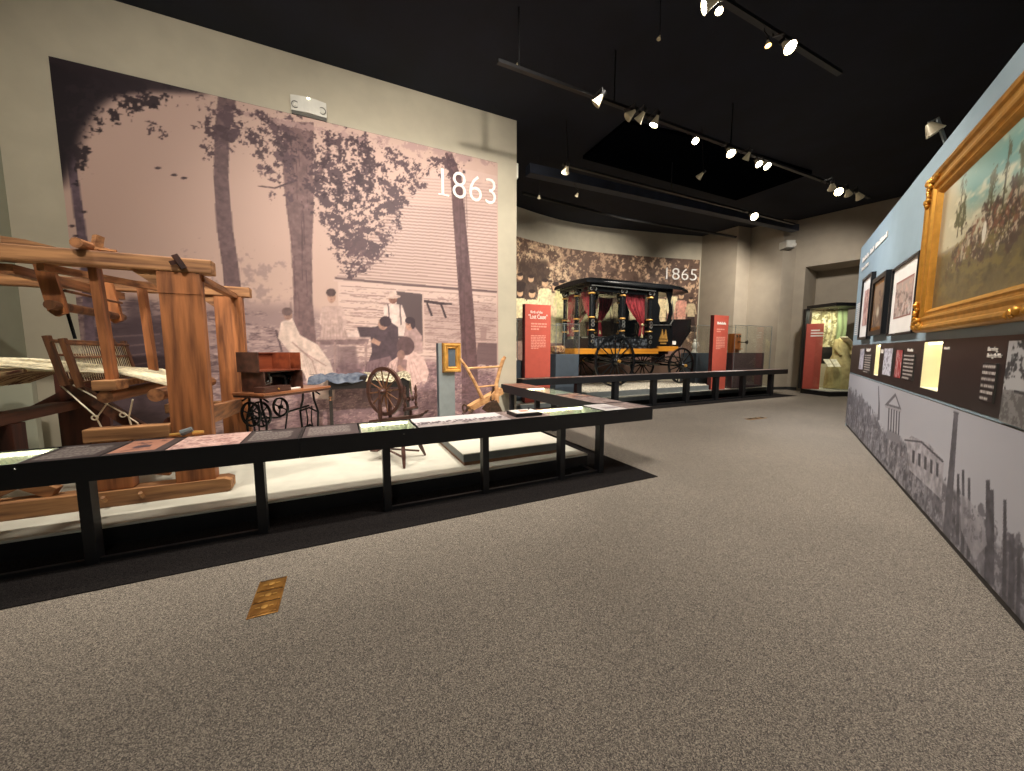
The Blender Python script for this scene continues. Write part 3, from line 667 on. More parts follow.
c.leaves([(500, 225), (610, 240), (640, 290), (590, 300), (500, 310)], (186, 152, 124), 0.56, 0.30, 12, 0.9, 12)
c.leaves([(500, 225), (560, 240), (600, 290), (560, 320), (500, 300)], (226, 196, 158), 0.62, 0.20, 10, 0.9, 14)
c.leaves([(600, 255), (700, 255), (700, 300), (640, 285)], (220, 184, 150), 0.57, 0.34, 10, 0.9, 12)
c.leaves([(600, 240), (700, 250), (700, 340), (600, 340)], (70, 52, 44), 0.56, 0.7, 12, 0.7, 6)
c.poly([(680, 295), (692, 292), (694, 325), (680, 330)], (84, 64, 56), 0.9, soft=1)
c.poly([(516, 262), (546, 260), (552, 284), (520, 290)], (70, 54, 46), 0.85, soft=2)
c.leaves([(545, 262), (568, 262), (570, 300), (548, 300)], (226, 196, 160), 0.48, 0.16, 5, 0.9, 12)
c.leaves([(500, 320), (700, 320), (700, 395), (500, 395)], (184, 146, 134), 0.55, 0.4, 8, 0.7, 8)
CR = (236, 222, 178); DKC = (62, 48, 44)
c.dt = 0.18
def person(x, yh, h, coat, skirt, w_=1.0):
    r = h*0.052
    c.ell(x, yh, r, r*1.25, (214, 176, 140)); c.ell(x, yh-r*0.75, r*1.0, r*0.6, DKC)
    c.poly([(x-h*.075*w_, yh+h*.09), (x+h*.075*w_, yh+h*.09), (x+h*.095*w_, yh+h*.42), (x-h*.095*w_, yh+h*.42)], coat)
    c.stroke([(x-h*.08*w_, yh+h*.11, h*.04), (x-h*.13*w_, yh+h*.36, h*.03)], coat); c.stroke([(x+h*.08*w_, yh+h*.11, h*.04), (x+h*.13*w_, yh+h*.36, h*.03)], coat)
    c.poly([(x-h*.08*w_, yh+h*.42), (x+h*.08*w_, yh+h*.42), (x+h*.13*w_, yh+h*.80), (x-h*.13*w_, yh+h*.80)], skirt)
for a in ((519, 277, 55, DKC, DKC), (530, 279, 54, (86, 70, 62), DKC), (544, 283, 62, CR, CR), (519, 293, 60, CR, DKC), (531, 294, 64, CR, CR), (555, 287, 70, (226, 206, 166), CR), (561, 284, 60, (214, 206, 150), (206, 200, 150)), (508, 288, 60, CR, CR), (573, 300, 60, CR, CR), (588, 296, 62, CR, DKC),
          (604, 296, 60, CR, (120, 100, 84)), (619, 297, 62, (206, 186, 150), DKC), (634, 300, 60, CR, CR), (648, 296, 62, DKC, CR), (660, 294, 56, (226, 206, 160), (210, 190, 150)), (671, 292, 50, CR, (206, 150, 130)), (680.5, 296, 50, (222, 160, 140), (222, 170, 148)), (690, 300, 40, (206, 186, 150), DKC)):
    person(*a)
csx = np.array([p[0] for p in segs]); csy = np.array([p[1] for p in segs])
def PC(off):
    def f(S, Z):
        x = np.interp(S, cum, csx); y = np.interp(S, cum, csy); e = 0.05
        dx = np.interp(S+e, cum, csx)-np.interp(S-e, cum, csx); dy = np.interp(S+e, cum, csy)-np.interp(S-e, cum, csy); l = np.hypot(dx, dy)
        return x+dy/l*off, y-dx/l*off, Z
    return f
c.build('printed_photograph', 'printm', PC(0.05), mc)
sl_ = [(k*(cs1-cs0)/40+cs0) for k in range(41)]; f = PC(0.045); g_ = PC(0.004)
pf = [tuple(float(t) for t in f(np.array([s_]), np.array([0.]))[:2]) for s_ in []]
bb = MB(); vs = []
for s_ in sl_:
    x, y, _ = f(np.array([s_]), np.array([0.])); X2, Y2, _ = g_(np.array([s_]), np.array([0.]))
    for (a_, b_) in ((x[0], y[0]), (X2[0], Y2[0])):
        for z in (0.3, ctop-0.002): vs.append((float(a_), float(b_), z))
fs = []
for k in range(40):
    o = k*4; fs += [(o, o+4, o+5, o+1), (o+2, o+3, o+7, o+6), (o+1, o+5, o+7, o+3), (o, o+2, o+6, o+4)]
fs += [(0, 1, 3, 2), (160, 162, 163, 161)]
bb.add(vs, fs).build('backing_board', M['greyp'], mc)
def curve_pt(x, y, off):
    s_, z = TC(x, y); X_, Y_, _ = PC(off)(np.array([s_]), np.array([z])); return Vector((float(X_[0]), float(Y_[0]), z))
p0 = curve_pt(664.5, 279.5, 0.05); p1 = curve_pt(695, 280.2, 0.05); pt = curve_pt(664.5, 268, 0.05)
num = thing('mural_numerals', 'white raised numerals 1865 at top right of the curved crowd mural', 'sign', tuple(p0), G)
ux = (p1-p0); wd = ux.length; ux = Vector((ux.x, ux.y, 0)).normalized(); nr = Vector((ux.y, -ux.x, 0))
text_mesh('numerals', '1865', 'signtext', num, (wd, pt.z-p0.z), nr*0.02, ux, (0, 0, 1), nr, 0.02, True)
# ================================================================== LEFT EXHIBIT
PZ = 0.15
struct(MB().box(-3.5, 2.68, 3.505, DW-0.01, 0.0, PZ-0.02).build('trim_3', M['platside'], F=A))
pl = thing('exhibit_platform', 'low off-white platform that carries the loom and machines', 'platform', (-0.4, 3.6, PZ-0.02), A)
MB().box(-3.5, 2.68, 3.505, DW-0.02, PZ-0.02, PZ, 0.004).build('platform_top', M['plat'], pl)
# raised grey block with white top and brown base band
t = thing('display_plinth', 'low grey plinth with white top under the wooden plough', 'plinth', (1.8, 4.3, PZ), A)
MB().box(1.19, 2.465, 3.705, 5.3, PZ, 0.19).build('brown_band', M['brownstrip'], t)
MB().box(1.18, 2.46, 3.70, 5.3, 0.19, 0.272).build('plinth_body', M['grey'], t)
MB().box(1.175, 2.465, 3.695, 5.3, 0.272, 0.282).build('plinth_top', M['plat'], t)
# tall grey board behind the loom
t = MB().box(-3.47, -3.12, 6.0, 6.08, PZ, 1.07, 0.004).build('display_plinth', M['sage'], F=A)
tag(t, 'plain grey plinth behind the far left end of the loom', 'plinth')
# ---- hand loom -----------------------------------------------------
lm = thing('hand_loom', 'big rough-hewn wooden barn loom strung with cream warp', 'loom', (-2.0, 4.7, PZ), A)
VF, VR = 3.93, 5.415
def lp(name, fn, m, parent=None): b = MB(); fn(b); return b.build(name, M[m], parent or lm)
for v in (VF, VR):
    lp('upright_post', lambda b: b.box(-1.285, -1.012, v, v+0.11, 0.27, 2.04, 0.008), 'loomz')
    lp('top_beam', lambda b: b.box(-3.3, -0.927, v-0.012, v+0.125, 2.035, 2.15, 0.012), 'loomx')
    lp('sill_beam', lambda b: b.prism([(-3.3, 0.152), (-0.935, 0.152), (-0.905, 0.17), (-0.905, 0.25), (-0.95, 0.272), (-3.3, 0.285)], v-0.02, v+0.14), 'loomx')
    lp('corner_brace', lambda b: b.prism([(-1.46, 2.04), (-1.285, 2.04), (-1.285, 1.90)], v+0.02, v+0.08), 'loomx')
for u0 in (-1.77,):
    p = lp('short_post', lambda b: b.box(u0, u0+0.215, VF+0.01, VF+0.12, 0.28, 0.70, 0.006), 'loomz')
lp('seat_rail', lambda b: b.box(-1.80, -1.285, VF-0.03, VF+0.09, 0.682, 0.787, 0.01), 'loomx')
lp('seat_rail', lambda b: b.box(-1.80, -1.285, VR-0.03, VR+0.09, 0.682, 0.787, 0.01), 'loomx')
lp('side_rail', lambda b: b.bar((-1.06, VF+0.08, 0.83), (-1.13, VR+0.1, 0.72), 0.08, 0.15), 'loomy')
lp('cross_beam', lambda b: b.bar((-1.03, VF+0.05, 2.0), (-1.09, VR+0.05, 2.04), 0.07, 0.05), 'loomy')
lp('cross_beam', lambda b: b.bar((-2.12, VF+0.05, 1.98), (-2.10, VR+0.05, 1.98), 0.07, 0.07), 'loomy')
lp('cross_beam', lambda b: b.bar((-1.95, VF+0.05, 2.01), (-1.35, VR-0.2, 2.00), 0.06, 0.05), 'loomy')
# pegs on the sill
for u in (-1.49, -1.71): lp('peg', lambda b: b.tube([(u, VF-0.02, 0.20), (u, VF-0.06, 0.25)], 0.014), 'loomx')
lp('peg', lambda b: b.tube([(-1.255, VF+0.01, 0.55), (-1.250, VF-0.03, 0.53), (-1.245, VF-0.03, 0.47)], 0.012), 'loomd')
lp('peg', lambda b: b.bar((-1.18, VF-0.05, 2.09), (-1.12, VF-0.02, 2.12), 0.03, 0.03).bar((-1.15, VF-0.05, 2.16), (-1.10, VF-0.03, 2.06), 0.03, 0.04), 'loomd')
lp('scarf_piece', lambda b: b.box(-1.287, -1.01, VF-0.004, VF, 1.86, 2.03), 'loomz')
# logs lying across the top beams
lp('batten_log', lambda b: b.tube([(-1.70, VF-0.06, 2.185), (-1.66, VF+0.30, 2.185), (-1.60, VF+0.7, 2.18)], [0.038, 0.042, 0.035], 10), 'loomy')
lp('batten_chock', lambda b: b.bar((-1.655, VF+0.08, 2.16), (-1.64, VF+0.10, 2.28), 0.045, 0.05).bar((-1.64, VF+0.05, 2.175), (-1.53, VF+0.06, 2.17), 0.03, 0.015), 'loomx')
lp('batten_chock', lambda b: b.prism([(-2.10, 2.15), (-2.095, 2.195), (-1.98, 2.185), (-1.83, 2.15)], VF-0.01, VF+0.09), 'loomx')
# hanging bracket boards with the roller and rod between them
for v in (4.10, 4.92):
    lp('hanger_board', lambda b: b.prism([(-2.05, 2.06), (-1.95, 2.06), (-1.91, 1.80), (-1.90, 1.69), (-1.96, 1.66), (-2.00, 1.70)], v, v+0.045), 'loomz')
lp('harness_roller', lambda b: b.tube([(-1.945, 4.02, 1.74), (-1.945, 5.05, 1.73)], 0.036, 12), 'harness')
lp('harness_rod', lambda b: b.tube([(-1.90, 4.12, 1.86), (-1.90, 4.95, 1.86)], 0.012, 8), 'harness')
for v in (4.22, 4.62): lp('harness_strap', lambda b: b.tube([(-1.95, v, 1.72), (-1.92, v, 1.49)], 0.012, 6), 'iron')
# harness frames (shafts) with heddles
for i, (du, dz) in enumerate(((0.0, 0.0), (0.085, -0.02))):
    for v in (4.12, 5.02):
        lp('harness_slat', lambda b: b.bar((-2.03+du, v, 1.51+dz), (-1.96+du, v, 1.12+dz), 0.03, 0.055, (0, 1, 0)), 'harness')
    for z in (1.47, 1.36, 1.16): lp('heddle_bar', lambda b: b.tube([(-2.02+du+(1.5-z)*0.17, 4.1, z+dz), (-2.02+du+(1.5-z)*0.17, 5.06, z+dz)], 0.014 if z > 1.4 else 0.010, 8), 'harness')
    b = MB()
    for k in range(26):
        v = 4.17+k*0.82/25; b.tube([(-2.015+du, v, 1.46+dz), (-1.965+du, v, 1.16+dz)], 0.0022, 3)
    tag(b.build('heddle_strings', M['yarn'], lm), kind='stuff')
# batten (swinging beater)
for v in (4.05, 4.80):
    lp('batten_arm', lambda b: b.bar((-1.69, v, 2.05), (-1.655, v, 1.15), 0.05, 0.085, (0, 1, 0)), 'loomz')
lp('beater_beam', lambda b: b.box(-1.72, -1.58, 3.90, 4.10, 1.085, 1.165, 0.01).box(-1.70, -1.60, 4.10, 5.05, 1.10, 1.15, 0.008), 'loomx')
# cloth and breast beams
lp('breast_beam', lambda b: b.tube([(-1.655, 3.92, 1.035), (-1.655, 5.40, 1.035)], 0.050, 12), 'loomy')
lp('breast_beam', lambda b: b.tube([(-1.37, 3.96, 1.03), (-1.37, 5.40, 1.03)], 0.056, 12), 'loomy')
lp('cloth_roll', lambda b: b.tube([(-1.40, 4.35, 0.72), (-1.40, 5.3, 0.72)], 0.075, 14), 'yarnb')
lp('breast_support', lambda b: b.bar((-1.42, 5.3, 0.98), (-1.36, 3.98, 0.55), 0.05, 0.05), 'harness')
# warp threads
b = MB(); path = [(-3.3, 1.30), (-2.5, 1.265), (-2.0, 1.235), (-1.66, 1.20), (-1.37, 1.09)]
for k in range(70):
    v = 4.20+k*0.80/69; j = random.uniform(-0.012, 0.012)
    b.tube([(u, v+random.uniform(-.004, .004), z+j*(1 if i < 3 else 0.2)+(0.045 if (k % 7 < 3 and i < 2) else 0)) for i, (u, z) in enumerate(path)], 0.0055, 4)
tag(b.build('warp_threads', M['yarn'], lm), kind='stuff')
b = MB()
for k in range(22):
    v = 4.20+k*0.80/21; b.tube([(-2.22, v, 1.24), (-2.45, v, 1.19), (-2.62, v, 1.10)], [0.012, 0.02, 0.012], 5)
    b.tube([(-2.42-random.random()*0.5, v, 1.26), (-2.58-random.random()*0.5, v, 1.12)], 0.014, 4)
tag(b.build('warp_fringe', M['yarnb'], lm), kind='stuff')
lp('warp_beam', lambda b: b.tube([(-3.05, 3.95, 1.18), (-3.05, 5.5, 1.18)], 0.11, 14), 'yarnb')
# rear frame: dark stained boards, thick side beam
lp('dark_board', lambda b: b.box(-2.60, -2.22, 5.30, 5.36, 0.28, 1.26, 0.005), 'loomd')
lp('dark_brace', lambda b: b.bar((-2.70, 5.2, 0.80), (-2.05, 5.2, 1.22), 0.10, 0.10), 'loomd')
lp('thick_beam', lambda b: b.box(-2.56, -2.42, 3.75, 5.38, 0.80, 0.89, 0.008), 'loomdy')
lp('beam_cleat', lambda b: b.box(-2.53, -2.47, 4.30, 4.42, 0.89, 0.905), 'loomdy')
lp('rear_post', lambda b: b.box(-2.52, -2.40, 4.35, 4.5, 0.28, 0.80, 0.006), 'loomd')
# treadles, braces and cords
lp('treadle_lever', lambda b: b.bar((-2.03, 4.3, 1.12), (-1.60, 4.38, 0.66), 0.08, 0.09), 'loomdy')
lp('treadle_board', lambda b: b.bar((-2.3, 4.5, 0.42), (-1.5, 4.5, 0.22), 0.06, 0.03), 'loomy')
lp('floor_brace', lambda b: b.bar((-2.26, 4.02, 0.45), (-2.02, 4.00, 0.30), 0.07, 0.09), 'loomx')
lp('floor_brace', lambda b: b.bar((-2.20, 3.99, 0.40), (-2.40, 4.00, 0.30), 0.05, 0.06), 'loomx')
b = MB()
for a_ in (((-1.66, 3.98, 1.0), (-1.76, 4.02, 0.86), (-1.72, 4.02, 0.72)), ((-1.52, 3.98, 1.0), (-1.57, 4.02, 0.85), (-1.55, 4.02, 0.72)), ((-2.0, 4.15, 1.12), (-1.76, 4.02, 0.87)), ((-1.93, 4.15, 1.12), (-1.57, 4.02, 0.86)), ((-1.57, 4.02, 0.85), (-1.52, 4.02, 0.80), (-1.50, 4.02, 0.71))):
    b.tube(list(a_), 0.006, 5)
for k in ((-1.765, 0.865), (-1.60, 0.875)): b.ring((k[0], 4.01, k[1]), 0.022, 0.008, 0.008, (0, 1, 0), 14)
b.build('treadle_cords', M['cord'], lm)
b = MB().tube([(-1.56, 4.85, 1.42), (-1.50, 4.85, 1.45), (-1.44, 4.85, 1.40), (-1.44, 4.85, 1.22)], 0.012, 6); b.build('yarn_skein', M['cord'], lm)
# ---- treadle sewing machine -----------------------------------------
sw = thing('treadle_sewing_machine', 'antique treadle sewing machine with raised mahogany cover on a black iron stand', 'sewing machine', (-0.76, 4.80, PZ), A, rot=math.radians(49))
def sp(name, fn, m, parent=None): b = MB(); fn(b); return b.build(name, M[m], parent or sw)
sp('table_top', lambda b: b.box(0, 1.0, 0, 0.47, 0.735, 0.765, 0.008), 'tabletop')
sp('table_leaf_edge', lambda b: b.box(0.01, 0.99, 0.01, 0.46, 0.71, 0.735), 'mahogd')
X0, X1, Y0, Y1 = 0.12, 0.66, 0.12, 0.46
sp('machine_case', lambda b: b.box(X0, X0+0.015, Y0, Y1, 0.765, 0.995).box(X1-0.015, X1, Y0, Y1, 0.765, 0.995).box(X0, X1, Y1-0.015, Y1, 0.765, 0.995).box(X0, X1, Y0+0.1, Y1, 0.98, 0.995), 'mahogd')
cv = sp('raised_cover', lambda b: b.box(X1-0.015, X1, Y0+0.02, Y1, 1.0, 1.22).box(X0-0.03, X1, Y1-0.015, Y1, 1.0, 1.22).box(X0-0.03, X1, Y0+0.02, Y1, 1.0, 1.014).box(0.52, 0.532, Y0+0.05, Y1, 1.0, 1.22).box(X0-0.03, X1, Y0+0.30, Y1, 1.205, 1.22), 'mahog')
dr = sp('drawer_box', lambda b: b.box(0.05, 0.40, 0.04, 0.20, 0.765, 0.83, 0.004), 'mahogd')
sp('drawer_knob', lambda b: b.lathe([(0.006, 0), (0.012, 0.012), (0.008, 0.022)], (0.22, 0.04, 0.80), (0, -1, 0), 10), 'goldmat', dr)
def head(b):
    b.box(0.30, 0.60, 0.27, 0.35, 0.775, 0.80, 0.006)
    b.tube([(0.57, 0.31, 0.80), (0.57, 0.31, 0.88), (0.54, 0.31, 0.925), (0.45, 0.31, 0.945), (0.37, 0.31, 0.935), (0.35, 0.31, 0.90)], [0.035, 0.03, 0.028, 0.024, 0.022, 0.020], 10)
sp('cover_side', lambda b: b.box(X0-0.045, X0-0.03, Y0+0.02, Y1, 0.995, 1.225), 'mahogd', cv)
hd = sp('machine_head', head, 'iron')
sp('face_plate', lambda b: b.box(0.335, 0.365, 0.285, 0.335, 0.85, 0.93, 0.004), 'steel', hd)
sp('hand_wheel', lambda b: b.ring((0.62, 0.31, 0.89), 0.05, 0.014, 0.018, (1, 0, 0), 20).lathe([(0.014, -0.02), (0.014, 0.012)], (0.62, 0.31, 0.89), (1, 0, 0), 10), 'steel', hd)
sp('presser_bar', lambda b: b.tube([(0.35, 0.31, 0.97), (0.35, 0.31, 0.81)], 0.006, 6), 'steel', hd)
sp('bobbin_winder', lambda b: b.blob((0.25, 0.28, 0.86), (0.03, 0.02, 0.02)).blob((0.30, 0.28, 0.875), (0.02, 0.015, 0.015)).tube([(0.22, 0.28, 0.83), (0.34, 0.28, 0.85)], 0.008), 'steel', hd)
sp('tape_fringe', lambda b: b.box(0.42, 0.60, 0.10, 0.14, 0.766, 0.785, 0.003), 'paper')
def side(x):
    def f(b):
        for y0, y1 in ((0.10, 0.17), (0.40, 0.33)):
            b.tube([(x, y1, 0.72), (x, y1+(y0-y1)*0.2, 0.58), (x, y0, 0.42), (x, y0+(y1-y0)*0.25, 0.2), (x, y0-(y1-y0)*0.7, 0.02)], 0.014, 6)
            b.tube([(x, y1, 0.72), (x, y0-(y1-y0)*0.6, 0.66)], 0.012, 6)
        b.tube([(x, 0.10, 0.42), (x, 0.25, 0.47), (x, 0.40, 0.42)], 0.012, 6); b.tube([(x, 0.13, 0.18), (x, 0.25, 0.24), (x, 0.37, 0.18)], 0.012, 6)
        b.tube([(x, 0.20, 0.5), (x, 0.22, 0.3), (x, 0.20, 0.2)], 0.009, 5); b.tube([(x, 0.30, 0.5), (x, 0.28, 0.3), (x, 0.30, 0.2)], 0.009, 5)
    return f
for x in (0.10, 0.86): sp('iron_leg', side(x), 'iron')
sp('cross_brace', lambda b: b.tube([(0.10, 0.25, 0.46), (0.40, 0.25, 0.42), (0.55, 0.25, 0.47), (0.86, 0.25, 0.50)], 0.013, 6).tube([(0.10, 0.25, 0.22), (0.86, 0.25, 0.22)], 0.011, 6), 'iron')
def wheel(b, x, y, z, R, n=5, w=0.02):
    b.ring((x, y, z), R, w, 0.022, (1, 0, 0), 28)
    for k in range(n):
        a = 2*PI*k/n+0.3; b.tube([(x, y, z), (x, y+math.cos(a)*(R-0.01), z+math.sin(a)*(R-0.01))], 0.008, 5)
    b.lathe([(0.024, -0.02), (0.024, 0.02)], (x, y, z), (1, 0, 0), 10)
sp('flywheel', lambda b: wheel(b, 0.16, 0.25, 0.50, 0.155, 6), 'iron')
sp('drive_wheel', lambda b: wheel(b, 0.04, 0.25, 0.52, 0.145, 6), 'iron')
sp('belt_wheel', lambda b: wheel(b, 0.40, 0.22, 0.55, 0.12, 4), 'iron')
sp('pitman_rod', lambda b: b.tube([(0.52, 0.25, 0.46), (0.46, 0.25, 0.18)], 0.01, 6), 'iron')
sp('foot_treadle', lambda b: [b.tube([(0.24+0.06*k, 0.12, 0.12), (0.24+0.06*k, 0.40, 0.15)], 0.007, 5) for k in range(8)] and b.tube([(0.22, 0.12, 0.12), (0.68, 0.12, 0.12)], 0.01, 5).tube([(0.22, 0.40, 0.15), (0.68, 0.40, 0.15)], 0.01, 5), 'iron')
# ---- table with cloths by the mural ---------------------------------
tb = thing('display_table', 'dark narrow table with grey apron in front of the mural', 'table', (0.5, 6.3, PZ), A)
for (u, v) in ((-0.13, 6.28), (1.04, 6.28), (-0.13, 6.60), (1.04, 6.60)):
    MB().box(u-0.022, u+0.022, v-0.022, v+0.022, PZ, 0.95).build('leg', M['darkwood'], tb)
MB().box(-0.16, 1.07, 6.25, 6.63, 0.95, 0.985, 0.004).build('table_top', M['darkwood'], tb)
MB().box(-0.13, 1.04, 6.262, 6.275, 0.79, 0.95).build('apron', M['darkwood'], tb)
MB().lathe([(0.03, 0), (0.022, 0.03), (0.03, 0.06)], (-0.13, 6.28, 0.62), (0, 0, 1), 12).build('leg_collar', M['harness'], tb)
def cloth(name, label, m, u0, u1, v0, v1, z, seed, amp=0.02, drop=None, rag=0.04):
    rs = np.random.RandomState(seed); nu, nv = 34, 16; b = MB(); V = []
    ph = rs.rand(6)*6
    for side_ in (0, 1):
        for j in range(nv+1):
            for i in range(nu+1):
                s_, t_ = i/nu, j/nv
                u = u0+(u1-u0)*s_; v = v0+(v1-v0)*t_
                u += rag*math.sin(t_*7+ph[0])*(abs(s_-0.5)*2)**3; v += rag*math.sin(s_*11+ph[1])*(abs(t_-0.5)*2)**3+rag*0.6*math.sin(s_*23+ph[2])*(abs(t_-.5)*2)**3
                h = amp*(1+math.sin(s_*17+t_*5+ph[3])*0.6+math.sin(s_*9-t_*8+ph[4])*0.4)
                z_ = z+h
                if v < 6.245: z_ -= min(0.10, (6.245-v)*1.6)+0.01; v = 6.24+(v-6.24)*0.25
                if drop and u > drop: z_ -= (u-drop)*2.2; u = drop+(u-drop)*0.15+0.01
                V.append((u, v, z_-side_*0.006))
    n = (nu+1)*(nv+1); F = []
    for j in range(nv):
        for i in range(nu):
            a = j*(nu+1)+i; F += [(a, a+1, a+nu+2, a+nu+1), (n+a, n+a+nu+1, n+a+nu+2, n+a+1)]
    ed = [j*(nu+1) for j in range(nv+1)]
    for i in range(nu): F += [(i, n+i, n+i+1, i+1), (nv*(nu+1)+i, nv*(nu+1)+i+1, n+nv*(nu+1)+i+1, n+nv*(nu+1)+i)]
    for j in range(nv): a = j*(nu+1); b_ = a+nu; F += [(a, a+nu+1, n+a+nu+1, n+a), (b_, n+b_, n+b_+nu+1, b_+nu+1)]
    b.add(V, F); return tag(b.build(name, M[m], F=A, smooth=True), label, 'cloth')
cloth('folded_cloth', 'crumpled faded blue cloth on the left half of the dark table', 'bluecloth', -0.36, 0.36, 6.10, 6.56, 0.99, 3, 0.025, None, 0.07)
cloth('folded_cloth', 'patterned cream cloth hanging over the right end of the dark table', 'quilt', 0.40, 1.22, 6.16, 6.58, 0.99, 8, 0.025, 1.075, 0.03)
# ---- spinning wheel --------------------------------------------------
sp_o = thing('spinning_wheel', 'dark wooden spinning wheel with big spoked wheel on three splayed legs', 'spinning wheel', (0.47, 4.42, PZ+0.004), A, rot=math.radians(-54))
def wp(name, fn, m='wheelw', parent=None): b = MB(); fn(b); return b.build(name, M[m], parent or sp_o)
HZ = 0.77; R = 0.285
wh = wp('wheel_rim', lambda b: b.ring((0, 0, HZ), R, 0.042, 0.035, (0, 1, 0), 48))
wp('hub', lambda b: b.lathe([(0.016, -0.07), (0.03, -0.04), (0.036, 0), (0.03, 0.04), (0.016, 0.07)], (0, 0, HZ), (0, 1, 0), 14), 'wheelw', wh)
for k in range(12):
    a = 2*PI*k/12+0.15; dx, dz = math.cos(a), math.sin(a)
    wp('spoke', lambda b: b.tube([(dx*0.03, 0, HZ+dz*0.03), (dx*0.10, 0, HZ+dz*0.10), (dx*0.17, 0, HZ+dz*0.17), (dx*(R-0.04), 0, HZ+dz*(R-0.04))], [0.008, 0.011, 0.007, 0.009], 7), 'harness', wh)
wp('bench', lambda b: b.bar((-0.20, 0, 0.40), (0.50, 0, 0.52), 0.13, 0.04))
for y in (-0.075, 0.075): wp('wheel_upright', lambda b: b.tube([(0.0, y, 0.42), (0, y, 0.55), (0, y, 0.66), (0, y, HZ+0.03)], [0.02, 0.026, 0.016, 0.014], 8))
for (a_, e) in (((-0.12, 0, 0.40), (-0.32, 0.12, 0.0)), ((0.30, 0.04, 0.47), (0.36, 0.26, 0.0)), ((0.30, -0.04, 0.47), (0.50, -0.22, 0.0))):
    m_ = [(a_[i]+e[i])/2 for i in range(3)]
    wp('leg', lambda b: b.tube([a_, [(a_[i]*3+e[i])/4 for i in range(3)], m_, [(a_[i]+e[i]*3)/4 for i in range(3)], e], [0.02, 0.026, 0.018, 0.024, 0.013], 8))
wp('treadle_bar', lambda b: b.tube([(-0.28, 0.10, 0.09), (0.0, -0.02, 0.10), (0.44, -0.16, 0.09)], 0.013, 6).tube([(0.0, -0.02, 0.10), (0.34, 0.18, 0.07)], 0.012, 6).bar((-0.06, 0.04, 0.115), (0.02, -0.2, 0.115), 0.09, 0.014))
wp('mother_of_all', lambda b: b.tube([(0.40, -0.10, 0.60), (0.40, 0.10, 0.60)], 0.022, 8).tube([(0.40, 0, 0.50), (0.40, 0, 0.60)], 0.018, 8))
for y in (-0.085, 0.085): wp('maiden', lambda b: b.lathe([(0.012, 0), (0.02, 0.04), (0.010, 0.07), (0.022, 0.12), (0.012, 0.16), (0.018, 0.20), (0.006, 0.25)], (0.40, y, 0.61), (0, 0, 1), 10))
wp('flyer', lambda b: b.tube([(0.40, -0.08, 0.71), (0.40, 0.08, 0.71)], 0.009, 6).tube([(0.36, -0.05, 0.71), (0.36, 0.05, 0.71)], 0.008, 6).lathe([(0.03, -0.03), (0.012, -0.02), (0.012, 0.02), (0.03, 0.03)], (0.40, 0.0, 0.71), (0, 1, 0), 10))
wp('tension_peg', lambda b: b.lathe([(0.008, 0), (0.02, 0.03), (0.008, 0.06), (0.018, 0.10), (0.004, 0.14)], (0.54, 0, 0.53), (0.8, 0, 0.5), 10))
# ---- grey post with a small gilt frame -------------------------------
ps = thing('display_post', 'slim grey post holding up a small gilt frame', 'post', (1.53, 5.66, PZ), A)
MB().box(1.405, 1.66, 5.60, 5.72, PZ, 1.505, 0.004).build('post', M['grey'], ps)
MB().box(1.40, 1.405, 5.61, 5.72, PZ, 1.505).build('post_side', M['bluegrey'], ps)
gf = thing('small_framed_picture', 'small deep gilt frame with dark picture on the grey post', 'picture frame', (1.6, 5.60, 1.05), A)
b = MB(); b.frame(1.47, 1.75, 1.06, 1.50, [(0, 0), (0, 0.05), (0.015, 0.075), (0.03, 0.075), (0.045, 0.05), (0.06, 0.06), (0.075, 0.045), (0.085, 0.02)], 5.598, -1); b.build('moulding', M['goldmat'], gf)
MB().box(1.55, 1.67, 5.575, 5.585, 1.14, 1.42).build('picture', M['bluegrey'], gf)
MB().box(1.46, 1.76, 5.588, 5.598, 1.05, 1.51).build('backing', M['golddark'], gf)
# ---- plough ----------------------------------------------------------
pg = thing('wooden_plough', 'pale wooden one-man plough with two long handles on the grey plinth', 'plough', (-0.30, 4.72, 0.282), G)
def gp(name, fn, m='plough'): b = MB(); fn(b); return b.build(name, M[m], pg)
gp('plough_beam', lambda b: b.bar((-0.155, 4.94, 0.85), (-0.55, 4.62, 0.655), 0.11, 0.085, w2=0.09, h2=0.075))
gp('handle', lambda b: b.tube([(-0.38, 4.72, 0.76), (-0.48, 4.70, 0.98), (-0.58, 4.68, 1.17), (-0.66, 4.66, 1.29)], [0.026, 0.022, 0.020, 0.016], 8))
gp('handle', lambda b: b.tube([(-0.20, 4.80, 0.70), (-0.21, 4.88, 0.95), (-0.16, 4.90, 1.15), (-0.12, 4.90, 1.27), (-0.09, 4.90, 1.31)], [0.030, 0.027, 0.024, 0.026, 0.020], 8))
gp('handle_rung', lambda b: b.tube([(-0.575, 4.69, 1.165), (-0.155, 4.89, 1.18)], 0.014, 8))
gp('handle_rung', lambda b: b.tube([(-0.455, 4.71, 0.92), (-0.21, 4.87, 0.93)], 0.011, 8))
gp('iron_strap', lambda b: b.bar((-0.27, 4.80, 0.72), (-0.24, 4.90, 0.88), 0.012, 0.13), 'rust')
gp('plough_share', lambda b: b.prism([(-0.34, 0.70), (-0.20, 0.74), (-0.14, 0.62), (0.03, 0.285), (-0.03, 0.285), (-0.22, 0.52), (-0.40, 0.63)], 4.74, 4.80), 'rust')
gp('clevis', lambda b: b.ring((-0.60, 4.60, 0.66), 0.055, 0.016, 0.014, (0.7, 0.7, 0), 16).tube([(-0.56, 4.62, 0.66), (-0.62, 4.56, 0.60), (-0.60, 4.58, 0.56)], 0.014, 6).tube([(-0.5, 4.6, 0.64), (-0.55, 4.55, 0.58)], 0.02, 6), 'rust')
gp('landside', lambda b: b.bar((-0.30, 4.76, 0.66), (-0.22, 4.80, 0.30), 0.05, 0.05), 'rust')
